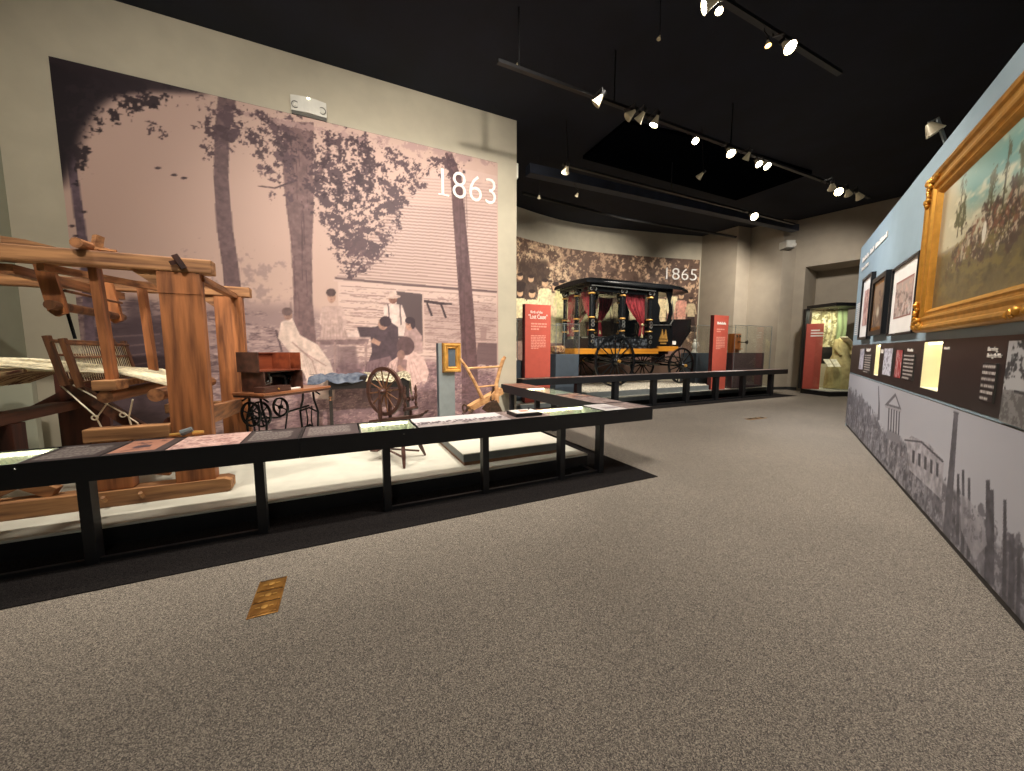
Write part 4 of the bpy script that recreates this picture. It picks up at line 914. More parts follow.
# ================================================================== READER RAILS
RZ0, RZ1 = 0.565, 0.72
def panel_print(parent, u0, u1, v0, v1, z, name, bg, draw, res=0.007, label=None):
    """a printed caption panel lying in the rail top"""
    b = MB(); b.box(u0, u1, v0, v1, z-0.010, z-0.001); pb = b.build(name, M['band'], parent)
    c = Canvas(0, u1-u0, 0, v1-v0, res, bg, None, int(abs(u0*100))+3); draw(c, u1-u0, v1-v0)
    def P(S, Z): return S+u0, Z+v0, S*0+z+0.0005
    o = c.build('printed_face', 'printm', P, pb); tag(o)
    if label: pb['label'] = label
    return pb
def textcol(c, x0, x1, y0, y1, title=True, col=(186, 178, 170)):
    if title:
        c.lines(x0, x0+(x1-x0)*0.62, y1, y1-0.035, 1, (226, 222, 214)); y1 -= 0.055
    c.lines(x0, x1, y1, y0, max(3, int((y1-y0)/0.022)), col, 0.75)
def d_text(c, W_, H_): textcol(c, 0.03, W_-0.05, 0.05, H_-0.04)
def d_text2(c, W_, H_): textcol(c, 0.03, W_-0.06, 0.06, H_-0.05, False)
def d_copper(c, W_, H_):
    c.poly([(0.01, 0.05), (W_-0.06, 0.05), (W_-0.06, H_-0.02), (0.01, H_-0.02)], (164, 116, 96)); c.leaves([(0.04, 0.08), (W_-0.09, 0.08), (W_-0.09, H_-0.05), (0.04, H_-0.05)], (96, 70, 66), 0.5, 0.12, 2, 0.8)
    c.poly([(W_*0.3, 0.15), (W_*0.6, 0.16), (W_*0.55, 0.24), (W_*0.3, 0.22)], (62, 52, 60), 0.8)
def d_field(c, W_, H_):
    c.I[:] = (196, 160, 150); c.leaves([(0, 0), (W_, 0), (W_, H_), (0, H_)], (140, 104, 100), 0.52, 0.07, 1, 0.8); c.leaves([(0, 0), (W_, 0), (W_, H_), (0, H_)], (222, 196, 186), 0.62, 0.05, 1, 0.8)
def d_troop(c, W_, H_):
    c.I[:] = (214, 206, 206)
    c.poly([(0, 0), (W_, 0), (W_, H_*0.42), (0, H_*0.3)], (170, 160, 158)); c.leaves([(0, 0.04), (W_, 0.04), (W_, H_*0.55), (0, H_*0.5)], (84, 74, 78), 0.52, 0.09, 2, 0.9)
    for k in range(26): x = 0.03+k*W_/27; c.ell(x, H_*0.38+0.03*math.sin(k*2.3), 0.012, 0.035, (78, 70, 74))
def d_pale(c, W_, H_):
    c.I[:] = (206, 200, 198); c.lines(0.04, W_-0.05, H_-0.05, 0.05, 8, (140, 132, 132), 0.8); c.poly([(W_*0.3, 0.12), (W_*0.9, 0.1), (W_*0.9, 0.2), (W_*0.3, 0.22)], (120, 110, 112), 0.6)
def d_brown(c, W_, H_):
    c.I[:] = (120, 104, 100); c.leaves([(0, 0), (W_, 0), (W_, H_), (0, H_)], (168, 150, 142), 0.55, 0.1, 1, 0.8)
def d_colour(c, W_, H_):
    c.I[:] = (120, 78, 66); c.leaves([(0, 0), (W_, 0), (W_, H_), (0, H_)], (170, 150, 130), 0.5, 0.12, 1, 0.9); c.leaves([(0, 0), (W_, 0), (W_, H_), (0, H_)], (60, 62, 70), 0.58, 0.2, 1, 0.9)
def steel_box(rail_, u0, u1, v0, v1, fills, along='u'):
    """fascia plates + underside; the top openings are filled by panels and lit cases"""
    MB().box(u0, u1, v0, v0+0.012, RZ0, RZ1).build('front_fascia', M['rail'], rail_)
    MB().box(u0, u1, v1-0.012, v1, RZ0, RZ1).build('rear_fascia', M['rail'], rail_)
    MB().box(u0, u0+0.012, v0+0.012, v1-0.012, RZ0, RZ1).build('end_plate', M['rail'], rail_)
    MB().box(u1-0.012, u1, v0+0.012, v1-0.012, RZ0, RZ1).build('end_plate', M['rail'], rail_)
    MB().box(u0+0.012, u1-0.012, v0+0.012, v1-0.012, RZ0, RZ0+0.01).build('underside', M['rail'], rail_)
def lit_case(rail_, u0, u1, v0, v1, obj_=None):
    cs = MB().box(u0+0.01, u1-0.01, v0+0.01, v1-0.01, RZ0+0.012, RZ0+0.02).box(u0+0.002, u0+0.01, v0+0.01, v1-0.01, RZ0+0.012, RZ1-0.006).box(u1-0.01, u1-0.002, v0+0.01, v1-0.01, RZ0+0.012, RZ1-0.006).box(u0, u1, v1-0.01, v1, RZ0+0.012, RZ1-0.006).box(u0, u1, v0, v0+0.01, RZ0+0.012, RZ1-0.006).build('display_case', M['casegreen'], rail_)
    b = MB(); n = int((u1-u0)/0.028)
    for k in range(n): b.box(u0+0.02+k*0.028, u0+0.036+k*0.028, v1-0.022, v1-0.010, RZ1-0.030, RZ1-0.018)
    b.build('led_strip', M['led'], cs)
    MB().box(u0, u1, v0, v1, RZ1-0.005, RZ1-0.001).build('case_glass', M['glass'], cs)
    return cs
def rail_post(rail_, u, v, d=0.085, w_=0.062):
    p = MB().box(u, u+w_, v, v+d, 0.0, RZ0, 0.003).build('leg', M['rail'], rail_); return p
# front rail, left module
def fr_rail(u0, u1, label, posts, fills, ends=True):
    rl = thing('reader_rail', label, 'reader rail', ((u0+u1)/2, 3.4, 0.0), A)
    V0, V1 = 3.20, 3.66
    steel_box(rl, u0, u1, V0, V1, fills)
    for u in posts: rail_post(rl, u, V0+0.01)
    MB().box(posts[0], posts[-1], V0+0.03, V0+0.06, 0.0, 0.035).build('foot_bar', M['rail'], rl)
    for (a, e, kind) in fills:
        if kind == 'case': lit_case(rl, a, e, V0+0.03, V1-0.02)
        else:
            nm, bg, fn, lb = kind; panel_print(rl, a, e, V0+0.014, V1-0.014, RZ1, nm, bg, fn, label=lb)
    return rl
DT = (62, 54, 54)
r1 = fr_rail(-3.1, -0.30, 'black steel reader rail in front of the loom', [-3.05, -2.35, -1.535, -0.60],
    [(-3.08, -1.80, 'case'), (-1.77, -1.42, ('caption_panel', DT, d_text, 'dark caption panel with pale text')), (-1.41, -1.10, ('photo_panel', (70, 60, 60), d_copper, 'copper-toned photo panel')),
     (-1.09, -0.68, ('photo_panel', (190, 160, 150), d_field, 'pink-grey field photo panel')), (-0.67, -0.315, ('caption_panel', DT, d_text, 'dark caption panel with pale text'))])
r2 = fr_rail(-0.298, 3.40, 'black steel reader rail in front of the sewing machine and plough, ending at the corner', [0.31, 1.22, 2.10, 2.62],
    [(-0.28, 0.13, ('caption_panel', (78, 68, 68), d_text2, 'greyish caption panel')), (0.15, 0.60, 'case'), (0.62, 1.52, ('photo_panel', (210, 200, 200), d_troop, 'pale photo panel with rows of small figures')),
     (1.53, 1.98, ('photo_panel', (120, 104, 100), d_brown, 'brown photo panel')), (2.0, 2.68, 'case'), (2.70, 3.02, ('caption_panel', (206, 200, 198), d_pale, 'pale caption panel')), (3.03, 3.38, ('photo_panel', (196, 190, 192), d_brown, 'grey-brown photo panel'))])
b = MB().box(2.30, 2.64, 3.26, 3.30, 0.0, 0.03).box(2.56, 2.62, 3.26, 3.55, 0.0, 0.03); b.build('foot_bar', M['rail'], r2)
for (x, y) in ((404, 434), (448, 427), (556, 418), (617, 411.5)):
    q = on_v(A, x, y, 3.2); MB().lathe([(0.006, 0), (0.004, 0.003)], (q[0], 3.2, q[2]), (0, -1, 0), 8).build('screw', M['steel'], r2)
q = on_v(A, 14.5, 469, 3.2); MB().lathe([(0.006, 0), (0.004, 0.003)], (q[0], 3.2, q[2]), (0, -1, 0), 8).build('screw', M['steel'], r1)
b = MB().blob((0.50, 3.43, RZ0+0.045), (0.07, 0.07, 0.025)); tag(b.build('straw_bonnet', M['quilt'], F=A, smooth=True), 'small yellow woven piece inside the lit case before the spinning wheel', 'artefact')
b = MB().box(2.26, 2.34, 3.40, 3.46, RZ0+0.022, RZ0+0.04, 0.004); tag(b.build('paper_card', M['paper'], F=A), 'small white card inside the lit case near the rail corner', 'card')
# scale model box on the rail, shells on the left rail
t = thing('tactile_model', 'small white-topped black tactile model tray on the rail', 'model', (1.78, 3.42, RZ1+0.001), A)
MB().box(1.60, 1.90, 3.26, 3.50, RZ1+0.001, RZ1+0.035, 0.004).build('tray', M['rail'], t)
MB().box(1.615, 1.885, 3.275, 3.485, RZ1+0.035, RZ1+0.040).build('tray_top', M['paper'], t)
MB().box(1.70, 1.79, 3.35, 3.42, RZ1+0.040, RZ1+0.044).build('pink_inset', M['pinkink'], t)
MB().lathe([(0.008, 0), (0.014, 0.012), (0.006, 0.024)], (1.84, 3.45, RZ1+0.040), (0, 0, 1), 10).build('knob', M['rail'], t)
rs_ = thing('corn_cob', 'small yellow and grey cobs resting behind the rail against the loom post', 'corn cobs', (-1.10, 3.70, 0.70), A)
MB().tube([(-1.20, 3.64, 0.745), (-1.13, 3.64, 0.745)], [0.012, 0.016], 8).tube([(-1.06, 3.64, 0.75), (-0.99, 3.64, 0.75)], [0.016, 0.012], 8).build('cob', M['goldmat'], rs_, smooth=True)
MB().tube([(-1.13, 3.63, 0.755), (-1.06, 3.64, 0.78)], [0.024, 0.02], 8).build('wrapped_cob', M['grey'], rs_, smooth=True)
# side rail running back to the wall end
rl = thing('reader_rail', 'black steel reader rail running back from the corner to the cream wall end', 'reader rail', (3.15, 5.2, 0.0), A)
U0, U1, VB0, VB1 = 2.945, 3.40, 3.672, 6.70
MB().box(U0, U0+0.012, VB0, VB1, RZ0, RZ1).build('inner_fascia', M['rail'], rl)
MB().box(U1-0.012, U1, VB0, VB1, RZ0, RZ1).build('outer_fascia', M['rail'], rl)
MB().box(U0+0.012, U1-0.012, VB1-0.012, VB1, RZ0, RZ1).box(U0+0.012, U1-0.012, VB0, VB0+0.012, RZ0, RZ1).build('end_plate', M['rail'], rl)
MB().box(U0+0.012, U1-0.012, VB0+0.012, VB1-0.012, RZ0, RZ0+0.01).build('underside', M['rail'], rl)
for v in (5.3, 6.3): MB().box(U0+0.02, U0+0.10, v, v+0.062, 0, RZ0).build('leg', M['rail'], rl)
for v in (5.3,): MB().box(U1-0.10, U1-0.02, v, v+0.062, 0, RZ0).build('leg', M['rail'], rl)
panel_print(rl, U0+0.014, U1-0.014, 3.70, 4.28, RZ1, 'photo_panel', (120, 104, 100), d_brown)
panel_print(rl, U0+0.014, U1-0.014, 4.29, 4.75, RZ1, 'photo_panel', (120, 80, 66), d_colour)
lit_case(rl, U0+0.02, U1-0.02, 4.78, 5.75)
panel_print(rl, U0+0.014, U1-0.014, 5.78, 6.68, RZ1, 'photo_panel', (170, 110, 90), d_copper)

# ================================================================== HEARSE BAY
P2 = 0.2
struct(MB().box(3.45, 12.85, 7.22, 9.95, 0.0, P2-0.03).build('trim_4', M['platside'], F=A))
t = thing('exhibit_platform', 'long low off-white platform under the black hearse', 'platform', (8, 8, P2-0.03), A)
MB().box(3.45, 12.93, 7.14, 9.95, P2-0.03, P2, 0.004).build('platform_top', M['plat'], t)
MB().box(3.45, 12.93, 7.13, 7.14, P2-0.11, P2-0.012).build('grey_edge', M['grey'], t)
t = thing('gravel_plinth', 'grey plinth topped with pale gravel under the hearse wheels', 'plinth', (7.6, 8.6, P2), A)
MB().box(5.55, 10.06, 7.34, 9.9, P2, 0.345).build('plinth_body', M['grey'], t)
b = MB(); nu, nv = 120, 60; V = []
for j in range(nv+1):
    for i in range(nu+1): V.append((5.56+4.49*i/nu, 7.35+2.54*j/nv, 0.355+(RNG.rand()*0.025 if 0 < i < nu and 0 < j < nv else -0.01)))
b.add(V, [(j*(nu+1)+i, j*(nu+1)+i+1, (j+1)*(nu+1)+i+1, (j+1)*(nu+1)+i) for j in range(nv) for i in range(nu)])
tag(b.build('gravel_bed', M['gravel'], t), kind='stuff')
# far rail
rl = thing('reader_rail', 'long black steel reader rail in front of the hearse platform', 'reader rail', (8.0, 6.7, 0.0), A)
def far_box(n, u0, u1, v0, v1, z0, z1, m='rail'): MB().box(u0, u1, v0, v1, z0, z1).build(n, M[m], rl)
FZ1, FZ0 = 0.80, 0.66
far_box('front_fascia', 3.40, 12.75, 6.62, 6.635, FZ0, FZ1); far_box('rear_fascia', 3.40, 12.75, 6.965, 6.98, FZ0, FZ1)
far_box('end_plate', 3.40, 3.415, 6.635, 6.965, FZ0, FZ1); far_box('end_plate', 12.735, 12.75, 6.635, 6.965, FZ0, FZ1); far_box('underside', 3.41, 12.74, 6.635, 6.965, FZ0, FZ0+0.01)
for u in (4.75, 5.82, 7.05, 8.23, 9.40, 10.58, 11.95): far_box('leg', u, u+0.13, 6.64, 6.76, 0, FZ0)
far_box('foot_bar', 4.75, 12.05, 6.66, 6.70, 0, 0.05)
for k, (u0, u1, fn) in enumerate(((3.42, 4.8, d_colour), (4.82, 6.3, d_brown), (6.32, 7.9, d_text), (7.92, 9.6, d_brown), (9.62, 10.7, d_pale), (10.72, 12.72, d_brown))):
    panel_print(rl, u0, u1, 6.637, 6.963, FZ1, 'caption_panel', DT, fn, 0.02)
# ---- the hearse ------------------------------------------------------
hs = thing('horse_drawn_hearse', 'black horse-drawn hearse with carved columns, red curtains and amber floor edge', 'hearse', (7.8, 8.75, 0.38), A)
def hz(z): return z if z < 1.5 else 1.5+(z-1.5)*1.085
def hp(name, fn, m='hblack', parent=None, smooth=False):
    b = MB(); fn(b); b.V = [(q_[0], q_[1], hz(q_[2])) for q_ in b.V]; return b.build(name, M[m], parent or hs, smooth=smooth)
V0, V1 = 8.02, 9.38; UR, UF = 6.12, 8.40
hp('floor_board', lambda b: b.box(5.62, 8.62, V0-0.04, V1+0.04, 1.29, 1.44, 0.01), 'amber')
hp('front_floor_board', lambda b: b.box(8.62, 9.45, V0-0.04, V1+0.04, 1.36, 1.51, 0.01), 'amber')
hp('under_frame', lambda b: b.box(5.8, 8.6, V0+0.1, V1-0.1, 1.20, 1.29).box(8.6, 9.3, V0+0.2, V1-0.2, 1.27, 1.36))
hp('lower_panel', lambda b: b.box(UR, UF, V0+0.02, V0+0.06, 1.44, 1.70), 'hcarve'); hp('lower_panel', lambda b: b.box(UR, UF, V1-0.06, V1-0.02, 1.44, 1.70), 'hcarve')
hp('lower_panel', lambda b: b.box(UR, UR+0.04, V0+0.06, V1-0.06, 1.44, 1.70), 'hblack')
hp('interior_deck', lambda b: b.box(UR+0.05, UF, V0+0.08, V1-0.08, 1.44, 1.56), 'interior')
hp('coffin_bier', lambda b: b.box(6.5, 8.2, 8.5, 8.9, 1.60, 1.64).tube([(6.5, 8.5, 1.75), (8.2, 8.5, 1.75)], 0.015).tube([(6.5, 8.9, 1.75), (8.2, 8.9, 1.75)], 0.015), 'silver')
def column(u, v, full=True):
    o = hp('column', lambda b: b.lathe([(0.10, 1.44), (0.10, 1.52), (0.075, 1.54), (0.085, 1.70), (0.07, 1.86), (0.095, 1.90), (0.07, 1.93), (0.082, 2.06), (0.07, 2.20), (0.09, 2.23), (0.062, 2.26), (0.062, 2.78), (0.09, 2.80), (0.07, 2.83), (0.10, 2.90), (0.13, 2.96)], (u, v, 0), (0, 0, 1), 14), 'hblack', None, True)
    for z in (1.90, 2.215, 2.80): hp('ring', lambda b: b.lathe([(0.094, z-0.018), (0.102, z), (0.094, z+0.018)], (u, v, 0), (0, 0, 1), 14), 'goldmat', o)
    hp('carving', lambda b: [b.ring((u, v-0.075 if v < 8.7 else v, z), 0.05, 0.02, 0.03, (0, 1, 0), 12) for z in (1.62, 1.75, 2.03, 2.12)], 'silver', o)
    hp('capital', lambda b: [b.ring((u+du, v-0.07, 2.90), 0.04, 0.018, 0.02, (0, 1, 0), 12) for du in (-0.07, 0.07)], 'silver', o)
for u in (UR+0.08, (UR+UF)/2, UF-0.10): column(u, V0+0.05); column(u, V1-0.05)
column(UR+0.06, 8.70)
# entablature and roof
hp('cornice', lambda b: b.box(UR-0.05, UF+0.05, V0-0.06, V1+0.06, 2.95, 3.02, 0.01).box(UR-0.10, UF+0.05, V0-0.11, V1+0.11, 3.02, 3.07, 0.01))
hp('cornice_trim', lambda b: b.box(UR-0.01, UF, V0-0.068, V0-0.06, 2.965, 2.985), 'silver')
def roof(b):
    prof = [(-1.0, 0.0), (-0.97, 0.05), (-0.88, 0.10), (-0.5, 0.13), (0, 0.15), (0.5, 0.13), (0.88, 0.10), (0.97, 0.05), (1.0, 0.0)]
    us = [(UR-0.22, 0.55, 3.07), (UR-0.14, 0.80, 3.07), (UR, 0.93, 3.07), (UR+0.3, 1.0, 3.07), (UF, 1.0, 3.08), (9.0, 1.0, 3.09), (9.35, 0.97, 3.085), (9.60, 0.9, 3.06), (9.70, 0.7, 3.03)]
    hw = (V1-V0)/2+0.13; vm = (V0+V1)/2; V = []; n = len(prof)
    for (u, k, z) in us:
        for (a, h) in prof: V.append((u, vm+a*hw*(1 if k > 0.9 else 0.97), z+h*k))
    for (u, k, z) in us:
        for (a, h) in prof: V.append((u, vm+a*hw*(1 if k > 0.9 else 0.97), z-0.035))
    N_ = len(us)*n; F = []
    for i in range(len(us)-1):
        for j in range(n-1):
            a = i*n+j; F += [(a, a+1, a+n+1, a+n), (N_+a, N_+a+n, N_+a+n+1, N_+a+1)]
        for j in (0, n-1): a = i*n+j; F.append((a, a+n, N_+a+n, N_+a) if j == 0 else (a, N_+a, N_+a+n, a+n))
    F.append(tuple(range(n))+tuple(range(N_+n-1, N_-1, -1))); e = (len(us)-1)*n; F.append(tuple(range(e, e+n))[::-1]+tuple(range(N_+e, N_+e+n)))
    b.add(V, F)
hp('roof', roof, 'hblack', None, True)
# windows: glass sides, curtains, tassels
mid = (UR+UF)/2
def win(u0, u1, v, n='side_window'):
    o = hp(n, lambda b: b.box(u0, u1, v, v+0.008, 1.72, 2.93), 'glassd'); return o
for v in (V0+0.05, V1-0.06):
    win(UR+0.14, mid-0.08, v); win(mid+0.08, UF-0.14, v)
hp('window_frame', lambda b: [b.box(a, e, V0+0.03, V0+0.05, z0, z1) for (a, e, z0, z1) in ((UR+0.13, mid-0.07, 2.86, 2.95), (mid+0.07, UF-0.13, 2.86, 2.95), (UR+0.13, mid-0.07, 1.70, 1.74), (mid+0.07, UF-0.13, 1.70, 1.74), (UR+0.13, UR+0.17, 1.74, 2.86), (UF-0.17, UF-0.13, 1.74, 2.86), (mid+0.07, mid+0.11, 1.74, 2.86), (mid-0.11, mid-0.07, 1.74, 2.86))])
for (va, ve) in ((V0+0.14, 8.62), (8.78, V1-0.12)): hp('rear_window', lambda b: b.box(UR+0.03, UR+0.038, va, ve, 1.72, 2.93), 'glassd')
def curtain(plane, a, e, pos, tie, flip=False):
    """draped curtain gathered towards one side at tie height"""
    b = MB(); nx, nz = 26, 16; V = []
    for j in range(nz+1):
        t_ = j/nz; z = 2.90-(2.90-1.78)*t_
        k = 1.0-0.80*min(1, (t_/tie))**1.6 if t_ < tie else 0.20+(t_-tie)*0.25
        for i in range(nx+1):
            s_ = i/nx; q_ = (e-(e-a)*k*s_) if flip else (a+(e-a)*k*s_); d = 0.018*math.sin(s_*30)
            V.append((q_, pos+d, z) if plane == 'u' else (pos+d, q_, z))
    b.add(V, [(j*(nx+1)+i, j*(nx+1)+i+1, (j+1)*(nx+1)+i+1, (j+1)*(nx+1)+i) for j in range(nz) for i in range(nx)])
    b.V = [(q_[0], q_[1], hz(q_[2])) for q_ in b.V]; o = b.build('curtain', M['maroonc'], hs, smooth=True); s_ = o.modifiers.new('cloth thickness', 'SOLIDIFY'); s_.thickness = 0.008
    z = 2.90-1.12*tie; x = (e if flip else a)+(0.1*(e-a))*(-1 if flip else 1)
    hp('tassel', lambda bb: bb.lathe([(0.05, z-0.03), (0.06, z), (0.02, z+0.03)], ((x, pos, 0) if plane == 'u' else (pos, x, 0)), (0, 0, 1), 10).lathe([(0.045, z-0.36), (0.03, z-0.28), (0.012, z-0.24), (0.012, z)], ((x, pos, 0) if plane == 'u' else (pos, x, 0)), (0, 0, 1), 8), 'tassel', o)
curtain('v', V0+0.12, 8.62, UR+0.14, 0.62); curtain('v', 8.80, V1-0.10, UR+0.14, 0.62, True)
curtain('u', UR+0.20, mid-0.15, V1-0.16, 0.8, False)
curtain('u', mid+0.12, UF-0.18, V0+0.16, 0.72, True); curtain('u', mid+0.10, UF-0.5, V1-0.16, 0.6, False)
# driver's front: solid quarter with cut-out, seat, dash, lamp bracket, emblem
def quarter(b):
    for v in (V0+0.02, V1-0.06):
        b.prism([(UF-0.05, 1.44), (9.22, 1.52), (9.30, 1.80), (9.12, 2.05), (9.16, 2.2), (8.98, 2.18), (8.86, 2.10), (8.72, 2.12), (8.66, 2.30), (8.70, 2.55), (8.60, 2.70), (8.60, 3.07), (UF-0.05, 3.07)], v, v+0.04)
        b.prism([(9.02, 2.2), (9.16, 2.2), (9.22, 2.5), (9.12, 2.75), (9.2, 3.07), (8.6, 3.07), (8.6, 2.98), (8.95, 2.96), (9.06, 2.7), (9.10, 2.5)], v, v+0.04)
hp('front_quarter', quarter)
hp('driver_seat', lambda b: b.box(8.6, 9.15, V0+0.1, V1-0.1, 1.75, 1.86, 0.02).box(8.6, 8.70, V0+0.1, V1-0.1, 1.86, 2.3, 0.02))
hp('dash_board', lambda b: b.prism([(9.22, 1.52), (9.62, 1.52), (9.72, 1.70), (10.05, 1.95), (10.05, 2.30), (9.22, 2.26)], V0+0.05, V0+0.09).prism([(9.22, 1.52), (9.62, 1.52), (9.72, 1.70), (10.05, 1.95), (10.05, 2.30), (9.22, 2.26)], V1-0.09, V1-0.05).prism([(9.60, 1.50), (9.64, 1.50), (10.07, 1.93), (10.07, 2.30), (10.03, 2.30), (10.03, 1.96)], V0+0.05, V1-0.05))
hp('silver_trim', lambda b: b.tube([(UF, V0, 2.08), (9.15, V0, 2.10)], 0.014, 6).tube([(9.1, V0, 2.10), (9.22, V0, 2.25), (9.20, V0, 2.5), (9.15, V0, 2.75)], 0.018, 6), 'silver')
emb = hp('gold_emblem', lambda b: [b.prism([(u_, 1.72), (u_+0.07, 1.86), (u_+0.10, 1.98), (u_+0.13, 1.88), (u_+0.17, 1.72)], V0-0.004, V0+0.02) for u_ in (8.70, 8.84)] and b.box(8.68, 9.03, V0-0.006, V0+0.02, 1.64, 1.70).box(8.74, 8.97, V0-0.006, V0+0.02, 1.57, 1.61), 'goldmat')
hp('label_card', lambda b: b.box(9.28, 9.42, V0+0.03, V0+0.05, 1.56, 1.66), 'paper')
# running gear
def carriage_wheel(u, v, R, nsp, name):
    zc = 0.38+R
    o = hp(name, lambda b: b.ring((u, v, zc), R, 0.055, 0.05, (0, 1, 0), 56))
    hp('hub', lambda b: b.lathe([(0.05, -0.14), (0.085, -0.10), (0.105, -0.04), (0.105, 0.04), (0.08, 0.08), (0.06, 0.12)], (u, v, zc), (0, 1, 0), 18), 'hblack', o)
    hp('hub_cap', lambda b: b.lathe([(0.045, 0), (0.05, 0.03), (0.035, 0.06)], (u, v-0.14, zc), (0, -1, 0), 14), 'goldmat', o)
    for k in range(nsp):
        a = 2*PI*(k+0.5)/nsp; x, z = math.cos(a), math.sin(a)
        hp('spoke', lambda b: b.tube([(u+x*0.09, v, zc+z*0.09), (u+x*(R*0.5), v, zc+z*R*0.5), (u+x*(R-0.05), v, zc+z*(R-0.05))], [0.024, 0.019, 0.018], 6), 'hblack', o)
carriage_wheel(6.93, 7.92, 0.71, 14, 'rear_wheel'); carriage_wheel(6.93, 9.50, 0.71, 14, 'rear_wheel')
carriage_wheel(9.53, 7.92, 0.545, 12, 'front_wheel'); carriage_wheel(9.53, 9.50, 0.545, 12, 'front_wheel')
hp('rear_axle', lambda b: b.tube([(6.93, 7.85, 1.09), (6.93, 9.57, 1.09)], 0.035)); hp('front_axle', lambda b: b.tube([(9.53, 7.85, 0.925), (9.53, 9.57, 0.925)], 0.035))
for (u, z) in ((6.93, 1.13), (9.3, 1.02)):
    for v in (8.1, 9.3):
        hp('leaf_spring', lambda b: b.tube([(u-0.5, v, z+0.09), (u-0.25, v, z+0.01), (u, v, z-0.02), (u+0.25, v, z+0.01), (u+0.5, v, z+0.09), (u+0.25, v, z+0.16), (u, v, z+0.18), (u-0.25, v, z+0.16), (u-0.5, v, z+0.09)], 0.022, 6))
hp('reach_pole', lambda b: b.tube([(6.93, 8.70, 1.06), (9.53, 8.70, 0.95)], 0.035).tube([(7.2, 8.3, 1.22), (9.3, 8.6, 0.95)], 0.02).tube([(7.2, 9.1, 1.22), (9.3, 8.8, 0.95)], 0.02).tube([(8.4, 8.1, 1.25), (9.5, 8.1, 1.0)], 0.02).tube([(9.0, 8.1, 1.25), (8.5, 8.1, 1.0), (7.5, 8.4, 1.0)], 0.018))
hp('fifth_wheel', lambda b: b.ring((9.4, 8.70, 1.16), 0.42, 0.06, 0.04, (0, 0, 1), 24).box(9.2, 9.6, 8.6, 8.8, 1.0, 1.36))
# ---- red banners, glass cases ---------------------------------------
def banner(label, u0, u1, v, z0, z1, title, title_h, F=A, paras=()):
    t = thing('text_banner', label, 'banner', ((u0+u1)/2, v, z0), F)
    MB().box(u0, u1, v, v+0.12, z0, z1, 0.004).build('banner_board', M['red'], t)
    MB().box(u0-0.012, u0, v+0.002, v+0.118, z0, z1).build('board_edge', M['redside'], t)
    w_ = u1-u0
    for (txt, fx, fw, zt, hh) in title:
        (text_mesh if isinstance(txt, str) else word_strokes)('title', txt, 'paper', t, (w_*fw, hh), (-w_/2+w_*fx, -0.003, zt-z0), (1, 0, 0), (0, 0, 1), (0, -1, 0), 0.003)
    for (fx, fw, za, zb, n) in paras:
        b = MB(); rs = np.random.RandomState(4)
        for k in range(n):
            z = za-(za-zb)*(k+0.5)/n; hh = (za-zb)/n*0.28; x = u0+w_*fx; xe = x+w_*fw*(1 if k < n-1 else 0.5)
            while x < xe-0.01:
                e = min(xe, x+rs.uniform(0.03, 0.09)); b.box(x, e, v-0.002, v, z-hh, z+hh); x = e+0.012
        b.build('paragraph', M['pinkink'], t)
    return t
banner('tall red text banner titled Lost Cause at the left end of the hearse platform', 3.80, 4.46, 7.30, P2, 2.42, (('Birth of the', 0.20, 0.46, 2.22, 0.06), ('“Lost Cause”', 0.12, 0.74, 2.10, 0.10)), 0.1, paras=((0.22, 0.62, 2.02, 1.84, 3), (0.22, 0.58, 1.74, 1.42, 9)))
banner('tall red text banner between the two glass cases right of the hearse', 10.10, 10.75, 7.30, P2, 2.43, (((9,), 0.20, 0.62, 2.16, 0.08),), 0.1, paras=((0.2, 0.55, 2.05, 1.92, 2), (0.2, 0.62, 1.80, 1.42, 8)))
def glass_case(label, u0, u1, v0, v1, zp, zt, pm='bluegrey', inset=0.0):
    t = thing('glass_case', label, 'display case', ((u0+u1)/2, (v0+v1)/2, P2), A)
    MB().box(u0+inset, u1-inset, v0+inset, v1-inset, P2, zp, 0.004).build('pedestal', M[pm], t)
    g = MB()
    for (a, e, f_, h_) in ((u0, u1, v0, v0+0.008), (u0, u1, v1-0.008, v1), (u0, u0+0.008, v0+0.008, v1-0.008), (u1-0.008, u1, v0+0.008, v1-0.008)): g.box(a, e, f_, h_, zp if inset == 0 else P2+0.02, zt-0.008)
    g.box(u0, u1, v0, v1, zt-0.008, zt); g.build('glass_hood', M['glass'], t)
    b = MB()
    for (u, v) in ((u0, v0), (u1, v0), (u0, v1), (u1, v1)): b.box(u-0.006, u+0.006, v-0.006, v+0.006, zp if inset == 0 else P2+0.02, zt)
    b.box(u0, u1, v0-0.006, v0+0.006, zt-0.006, zt+0.006).box(u0, u1, v1-0.006, v1+0.006, zt-0.006, zt+0.006)
    b.build('hood_edges', M['grey'], t); return t
glass_case('glass case on a blue-grey pedestal beside the rear of the hearse', 4.64, 5.30, 7.35, 8.0, 1.30, 2.02)
glass_case('glass case on a blue-grey pedestal partly hidden by the cream wall end', 3.46, 4.10, 7.65, 8.3, 1.15, 2.10)
glass_case('glass case on a blue-grey pedestal just behind the red banner right of the hearse', 10.80, 11.45, 8.40, 9.0, 1.30, 2.22, 'bluegrey')
glass_case('glass case holding the wooden telephone on a maroon pedestal', 10.88, 12.72, 7.16, 7.95, 1.31, 2.15, 'maroon', 0.12)
b = MB().lathe([(0.10, 0), (0.17, 0.05), (0.19, 0.16), (0.15, 0.20)], (4.86, 7.62, 1.302), (0, 0, 1), 14); tag(b.build('woven_basket', M['basket'], F=A), 'round woven reddish basket in the glass case by the hearse rear', 'basket')
b = MB().prism([(3.60, 1.16), (3.84, 1.16), (3.80, 1.36), (3.58, 1.36)], 7.8, 7.815); tag(b.build('paper_card', M['paper'], F=A), 'small cream card standing in the case next to the wall end', 'card')
